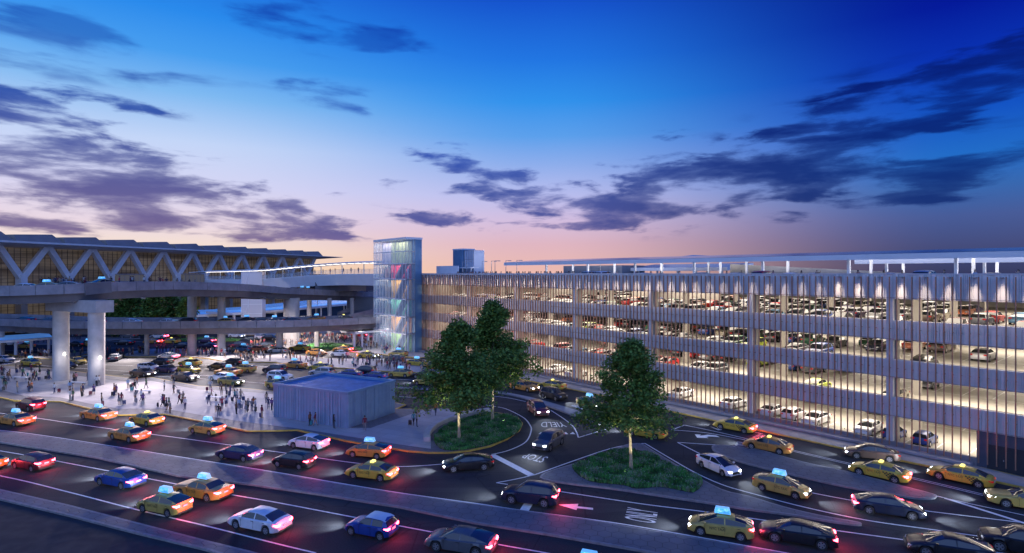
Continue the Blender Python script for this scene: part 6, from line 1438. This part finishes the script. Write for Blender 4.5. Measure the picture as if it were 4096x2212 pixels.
HM = {(l, ln): hair_mesh(l, ln) for l in (0, 1) for ln in (0., .03, .05)}; SKM = skirt_mesh()
def ordw(n):
    if n < 20: return ORD[n]
    t = ['twenty', 'thirty', 'forty', 'fifty', 'sixty', 'seventy'][(n + 1) // 10 - 2]; k = (n + 1) % 10
    return t + '-' + ORD[k - 1] if k else {20: 'twentieth', 30: 'thirtieth', 40: 'fortieth', 50: 'fiftieth'}[n + 1]
prnd = random.Random(33)
def person(p, var, face, top, bot, label, group, h=1.):
    me, lean = VAR[var]; o = bpy.data.objects.new('person', me); COL.objects.link(o); o.location = p; o.rotation_euler = (0, 0, face); o.scale = (h, h, h)
    sk = prnd.choice([0, 0, 1, 1, 2]); hr = prnd.choice([0, 0, 1, 2] if sk == 0 else [0])
    for i, mt_ in enumerate((SKINS[sk], CLO[top], CLO[bot], SHOE)): o.material_slots[i].link = 'OBJECT'; o.material_slots[i].material = mt_
    fem = var == 4 or prnd.random() < .35
    hh = bpy.data.objects.new('hair', HM[(1 if fem else 0, lean)]); COL.objects.link(hh); hh.parent = o; hh.material_slots[0].link = 'OBJECT'; hh.material_slots[0].material = HAIRS[hr]
    if var == 4: s = bpy.data.objects.new('skirt', SKM); COL.objects.link(s); s.parent = o; s.material_slots[0].link = 'OBJECT'; s.material_slots[0].material = CLO[bot]
    tag(o, label, 'person', group); return o
# luggage prototype
sc = thing('suitcase', 'case', 'suitcase')
m = MB(); m.box((0, 0, .36), (.24, .40, .56)); o = m.build('shell', mat('case_black', (.02, .02, .025), .45), sc)
bm = bmesh.new(); bm.from_mesh(o.data); bmesh.ops.bevel(bm, geom=bm.edges[:], offset=.035, segments=2, affect='EDGES'); bm.to_mesh(o.data); bm.free()
m = MB(); m.tube([(.06, -.12, .62), (.06, -.12, .98), (.06, .12, .98), (.06, .12, .62)], .012, 5); m.build('handle', M_GREY, sc)
for s in (-1, 1): m = MB(); m.tube([(.05, s * .17 - .02, .05), (.05, s * .17 + .02, .05)], .05, 8); m.build('wheel', M_TYRE, sc)
CASES = {'black': MAT['case_black'], 'grey': mat('case_grey', (.3, .3, .32), .35, .3), 'silver': mat('case_silver', (.5, .5, .54), .3, .5), 'dark blue': mat('case_blue', (.03, .05, .15), .45), 'burgundy': mat('case_burgundy', (.18, .02, .04), .45), 'teal': mat('case_teal', (.05, .3, .33), .45)}
PPL = []
def feet(crop, lst, grp, case=.45): PPL.extend([(crop, x, y, grp, case) for x, y in lst])
feet(cA, [(12, 92), (28, 98), (60, 140), (70, 120), (20, 160), (40, 200), (30, 180), (118, 75), (125, 220), (165, 108), (175, 100), (210, 215), (230, 212), (215, 200), (240, 135), (250, 130), (228, 75), (290, 88), (360, 128), (350, 118), (398, 225), (510, 210), (530, 228), (540, 150), (592, 250), (604, 236), (512, 282), (640, 135), (685, 235), (704, 172), (722, 170), (742, 310), (835, 245), (848, 242), (868, 308), (935, 190), (985, 205), (1000, 172), (988, 285), (1046, 305), (1030, 285), (1068, 192), (1186, 315), (1216, 345), (1200, 325), (1240, 372), (1200, 210), (1268, 165), (1270, 230), (1310, 305), (1352, 345), (1525, 310), (1535, 205), (1545, 260), (1578, 365), (1596, 398), (1622, 345), (1618, 240), (1652, 325), (1650, 235), (1682, 240), (1715, 285), (1725, 378), (1748, 345), (1758, 285), (1700, 210), (1796, 365), (1812, 360), (1850, 340), (1866, 352), (1912, 408), (1945, 300), (1960, 340), (1985, 350)], 'plaza')
feet(cB, [(437, 462), (475, 462), (612, 483), (838, 498), (1290, 375), (1355, 388), (1195, 458), (1217, 470)], 'kiosk', .7)
feet(k1, [(1105, 1207), (1140, 1212), (1197, 1200), (1232, 1203), (1300, 1188), (1318, 1180), (1330, 1195), (1342, 1190), (1382, 1210), (1455, 1190), (1510, 1190), (1540, 1185), (1578, 1190), (1655, 1215), (1728, 1215), (1735, 1200), (1830, 1200), (1862, 1212), (1892, 1215), (1930, 1222), (1938, 1212), (1975, 1195), (2055, 1214)], 'strip')
feet(k2, [(75, 1226), (150, 1195), (230, 1228), (200, 1212), (270, 1190), (300, 1190), (330, 1220), (352, 1226), (378, 1262), (398, 1252), (430, 1240), (458, 1262), (476, 1266), (508, 1252), (525, 1240), (565, 1235), (650, 1262), (765, 1230), (808, 1235), (838, 1240), (862, 1245), (930, 1280), (985, 1270), (1025, 1290), (1050, 1262), (1130, 1242), (1190, 1312), (1290, 1290), (1322, 1302), (1355, 1265), (1425, 1320), (1448, 1302), (1465, 1300), (1510, 1300), (1545, 1275), (1575, 1312), (1610, 1262), (1640, 1338), (1685, 1315), (1665, 1275), (1760, 1342), (1775, 1292), (1802, 1338), (1825, 1302), (1880, 1312), (1940, 1362), (2065, 1340)], 'strip')
feet(k2, [(825, 1112), (860, 1115), (880, 1100), (905, 1110), (925, 1105), (950, 1095), (968, 1112), (985, 1105), (1030, 1095), (1048, 1102), (1075, 1100), (970, 1045), (1005, 1042), (1025, 1038), (1045, 1030), (1135, 1105), (1110, 1060), (1160, 1062), (1180, 1058), (1200, 1088), (1225, 1080), (1258, 1098), (1275, 1062), (1290, 1072), (1310, 1082), (1322, 1068), (1338, 1084), (1350, 1070), (1362, 1082), (1375, 1078), (1388, 1068), (1400, 1095), (1412, 1086), (1425, 1078), (1440, 1100), (1455, 1130), (1470, 1120), (1492, 1145), (1508, 1130), (1530, 1112), (1545, 1152), (1562, 1135), (1582, 1155), (1612, 1140), (1640, 1150), (1578, 1092), (1690, 1185), (1704, 1190), (1735, 1155), (1760, 1168), (1295, 1050), (1330, 1048), (1365, 1052), (1230, 1050), (1060, 1050), (895, 1130), (700, 1128), (765, 1130), (1885, 1190), (530, 1125), (470, 1125), (560, 1118)], 'far', .3)
feet(k1, [(168, 1240), (205, 1232), (235, 1236), (295, 1235), (355, 1215), (375, 1212), (395, 1215), (415, 1225), (435, 1228), (455, 1222), (675, 1190), (692, 1228), (745, 1220), (765, 1192), (300, 1092), (318, 1094), (405, 1092), (455, 1078), (675, 1062), (715, 1060), (745, 1060), (998, 1190), (1020, 1186)], 'left', .35)
def zone(grp, x):
    if grp == 'plaza': return 'at the plaza end' if x < 150 else 'around the thick piers' if x < 400 else 'right of the thick piers' if x < 620 else 'left of the angled bench' if x < 830 else 'around the angled bench' if x < 960 else 'just left of the kiosk'
    if grp == 'kiosk': return 'in front of the kiosk' if x < 1500 else 'between kiosk and rounded bed'
    if grp == 'strip': return 'left of the wide column' if x < 740 else 'by the wide column' if x < 900 else 'behind the orange taxi' if x < 1130 else 'behind the blue cars' if x < 1400 else 'beside the far trees'
    if grp == 'far': return 'under the wayfinding sign' if x < 1270 else 'by the red lit column' if x < 1440 else 'at the glass tower foot' if x < 2000 else ''
    return 'on the far left pavement' if x < 260 else 'seen between the piers'
people = []
for crop, x, y, grp, case in PPL:
    px, py = crop(x, y); people.append((px, py, grp, case))
    if prnd.random() < (.55 if grp in ('far', 'strip') else .22 if grp == 'plaza' else 0): people.append((px + prnd.choice([-1, 1]) * prnd.uniform(7, 16), py + prnd.uniform(-5, 3), grp, case))
people.sort(key=lambda t: -t[1]); FAR = [(gp(px, py, KZ + .012)) for px, py, _, _ in people[244:]]; people = people[:244]; people.sort(key=lambda t: t[0]); zc = {}; zs = {}
TOPC = ['white', 'white', 'white', 'black', 'black', 'charcoal', 'charcoal', 'navy', 'navy', 'light blue', 'red', 'brown', 'brown', 'grey', 'grey', 'grey', 'purple', 'green', 'orange', 'pink', 'tan', 'tan', 'teal', 'maroon', 'maroon']
BOTC = ['black', 'black', 'charcoal', 'navy', 'navy', 'brown', 'tan', 'grey']
sc_used = False
for px, py, grp, case in people:
    z = zone(grp, px); i = zc.get(z, 0); zc[z] = i + 1
    p = gp(px, py, KZ + .012); var = prnd.choice([0, 0, 0, 1, 2, 3, 4, 5, 6, 0]) ; top, bot = prnd.choice(TOPC), prnd.choice(BOTC); has = prnd.random() < case
    if has and prnd.random() < .5: var = 3
    face = prnd.uniform(0, 6.28)
    lab = 'person in %s top, %s %s, %s from left %s' % (top, bot, 'skirt' if var == 4 else 'trousers', ordw(i), z)
    person(p, var, face, top, bot, lab, 'people on the pavements', prnd.uniform(.95, 1.07))
    if has:
        j = zs.get(z, 0); zs[z] = j + 1; a = face + (math.pi - .35 if var == 3 else prnd.choice([1.4, -1.4])); d = .62 if var == 3 else .45
        cn = prnd.choice(['black', 'black', 'black', 'grey', 'grey', 'silver', 'dark blue', 'burgundy', 'teal']); q = Vector((p.x + math.cos(a) * d, p.y + math.sin(a) * d, p.z))
        c = dup(sc, q, face, '%s suitcase, %s from left of the cases %s' % (cn, ordw(j), z), 'luggage on the pavements', {'case_black': CASES[cn]})
for ch in list(sc.children): bpy.data.objects.remove(ch)
bpy.data.objects.remove(sc); LABELS.pop('case', None)
mass = MB()
KEY = ['white', 'black', 'charcoal', 'navy', 'brown', 'grey', 'red', 'tan', 'maroon']; cmats = [SKINS[1], CLO['charcoal'], SHOE, HAIRS[0]] + [CLO[k] for k in KEY]
def to_crowd(p, var, face):
    me, ln = VAR[var]; c, s = math.cos(face), math.sin(face); tc = 4 + prnd.randrange(len(KEY)); mp = {0: 0, 1: tc, 2: prnd.choice([1, 5, 7]), 3: 2}
    tr = lambda v: (p.x + v.x * c - v.y * s, p.y + v.x * s + v.y * c, p.z + v.z)
    b = len(mass.v); mass.v += [tr(v.co) for v in me.vertices]; mass.f += [tuple(b + i for i in q.vertices) for q in me.polygons]; mass.m += [mp[q.material_index] for q in me.polygons]
    hm = HM[(0, ln)]; b = len(mass.v); mass.v += [tr(v.co) for v in hm.vertices]; mass.f += [tuple(b + i for i in q.vertices) for q in hm.polygons]; mass.m += [3] * len(hm.polygons)
for p in FAR:
    to_crowd(p, prnd.choice([0, 0, 1, 2, 3, 6]), prnd.uniform(0, 6.28))
    to_crowd(p + Vector((prnd.uniform(-1.6, 1.6), prnd.uniform(-1.2, 1.2), 0)), prnd.choice([0, 0, 1, 2, 3, 6]), prnd.uniform(0, 6.28))
# people on the roof, the footbridge, the upper deck and the tower stairs
for k in range(60): to_crowd(gw(-86 + k * .62 + prnd.uniform(-.3, .3), prnd.uniform(1.2, 3.4), ROOF + .004), prnd.choice([0, 2, 6]), prnd.uniform(0, 6.28))
for k in range(20):
    s = -48 + k * 3.1 + prnd.uniform(-1, 1)
    p = gw(s, prnd.uniform(1.2, 2.4), ROOF + .004); person(p, prnd.choice([0, 2, 5, 6]), prnd.uniform(0, 6.28), prnd.choice(TOPC), 'black', 'person looking over the garage parapet, %s from the left' % ordw(k), 'people on the garage roof')
for k in range(22):
    i = int(3 + (len(bp_) - 5) * k / 22); q = bp_[i]; d = (bp_[i + 1] - q).normalized(); n_ = Vector((-d.y, d.x, 0)); p = q + n_ * prnd.uniform(.7, 1.6); p.z = q.z + .004
    person(p, prnd.choice([0, 1, 2, 6]), prnd.uniform(0, 6.28), prnd.choice(TOPC), 'black', 'person on the covered footbridge, %s from the terminal end' % ordw(k), 'people on the footbridge')
for k in range(34):
    px = 40 + k * 27 + prnd.uniform(-8, 8); t, a = on_path(upath, px, 11.6, -1.04 + .3)
    to_crowd(t, prnd.choice([0, 1, 6]), prnd.uniform(0, 6.28)); to_crowd(t + Vector((prnd.uniform(-3, 3), 0, 0)), prnd.choice([0, 1, 6]), prnd.uniform(0, 6.28))
wk = MB(); wp = [(p.x - uoff[0] * 0, p.y, p.z) for p in upath]; wk.sweep(wp, [(10.6, -1.06), (12.6, -1.06), (12.6, -.78), (10.6, -.78)]); wk.build('walkway', M_CONC, upp, off=uoff)
k = 0
for i in range(5):
    for xx, yy in ((-9.2, .8), (-8.7, 1.1), (-1.9, .9)):
        l = tw.matrix_basis if False else None
        p = gw(TX1 + xx, TY + yy, LV[i] + .004); person(p, prnd.choice([0, 2, 6]), prnd.uniform(0, 6.28), prnd.choice(['black', 'brown', 'charcoal', 'navy']), 'black', 'person standing by the stairs inside the glass tower, %s counted from the ground' % ordw(k), 'people in the glass tower'); k += 1
# ---- benches
def bench(p, a, label):
    b = thing('bench', label, 'bench', tuple(p), a, 'white benches on the plaza')
    m = MB(); m.b3(-1.5, 1.5, -.24, .24, .42, .48); m.build('seat', M_WHITE, b)
    for x in (-1.2, 1.2): m = MB(); m.b3(x - .04, x + .04, -.18, .18, 0, .42); m.build('leg', M_GREY, b)
bench(gp(*cA(150, 125), KZ + .012), R(-12), 'white bench at the left end of the plaza'); bench(gp(*cA(572, 163), KZ + .012), R(-14), 'white bench between the two thick piers')
bench(gp(*cA(1045, 222), KZ + .012), R(-14), 'white bench right of the thick piers'); bench(gp(*cA(1560, 272), KZ + .012), R(-14), 'white bench in the crowd left of the kiosk')
o = mass.build('distant_crowd', cmats, fixn=False); tag(o, 'crowd of small distant people under the viaduct and along the roof', 'crowd', kind='stuff')
dupes = [k for k, v in LABELS.items() if v > 1]
print('DUPLICATE LABELS', dupes[:10], len(dupes)); print('LONG', [k for k in LABELS if len(k.split()) > 16][:5])
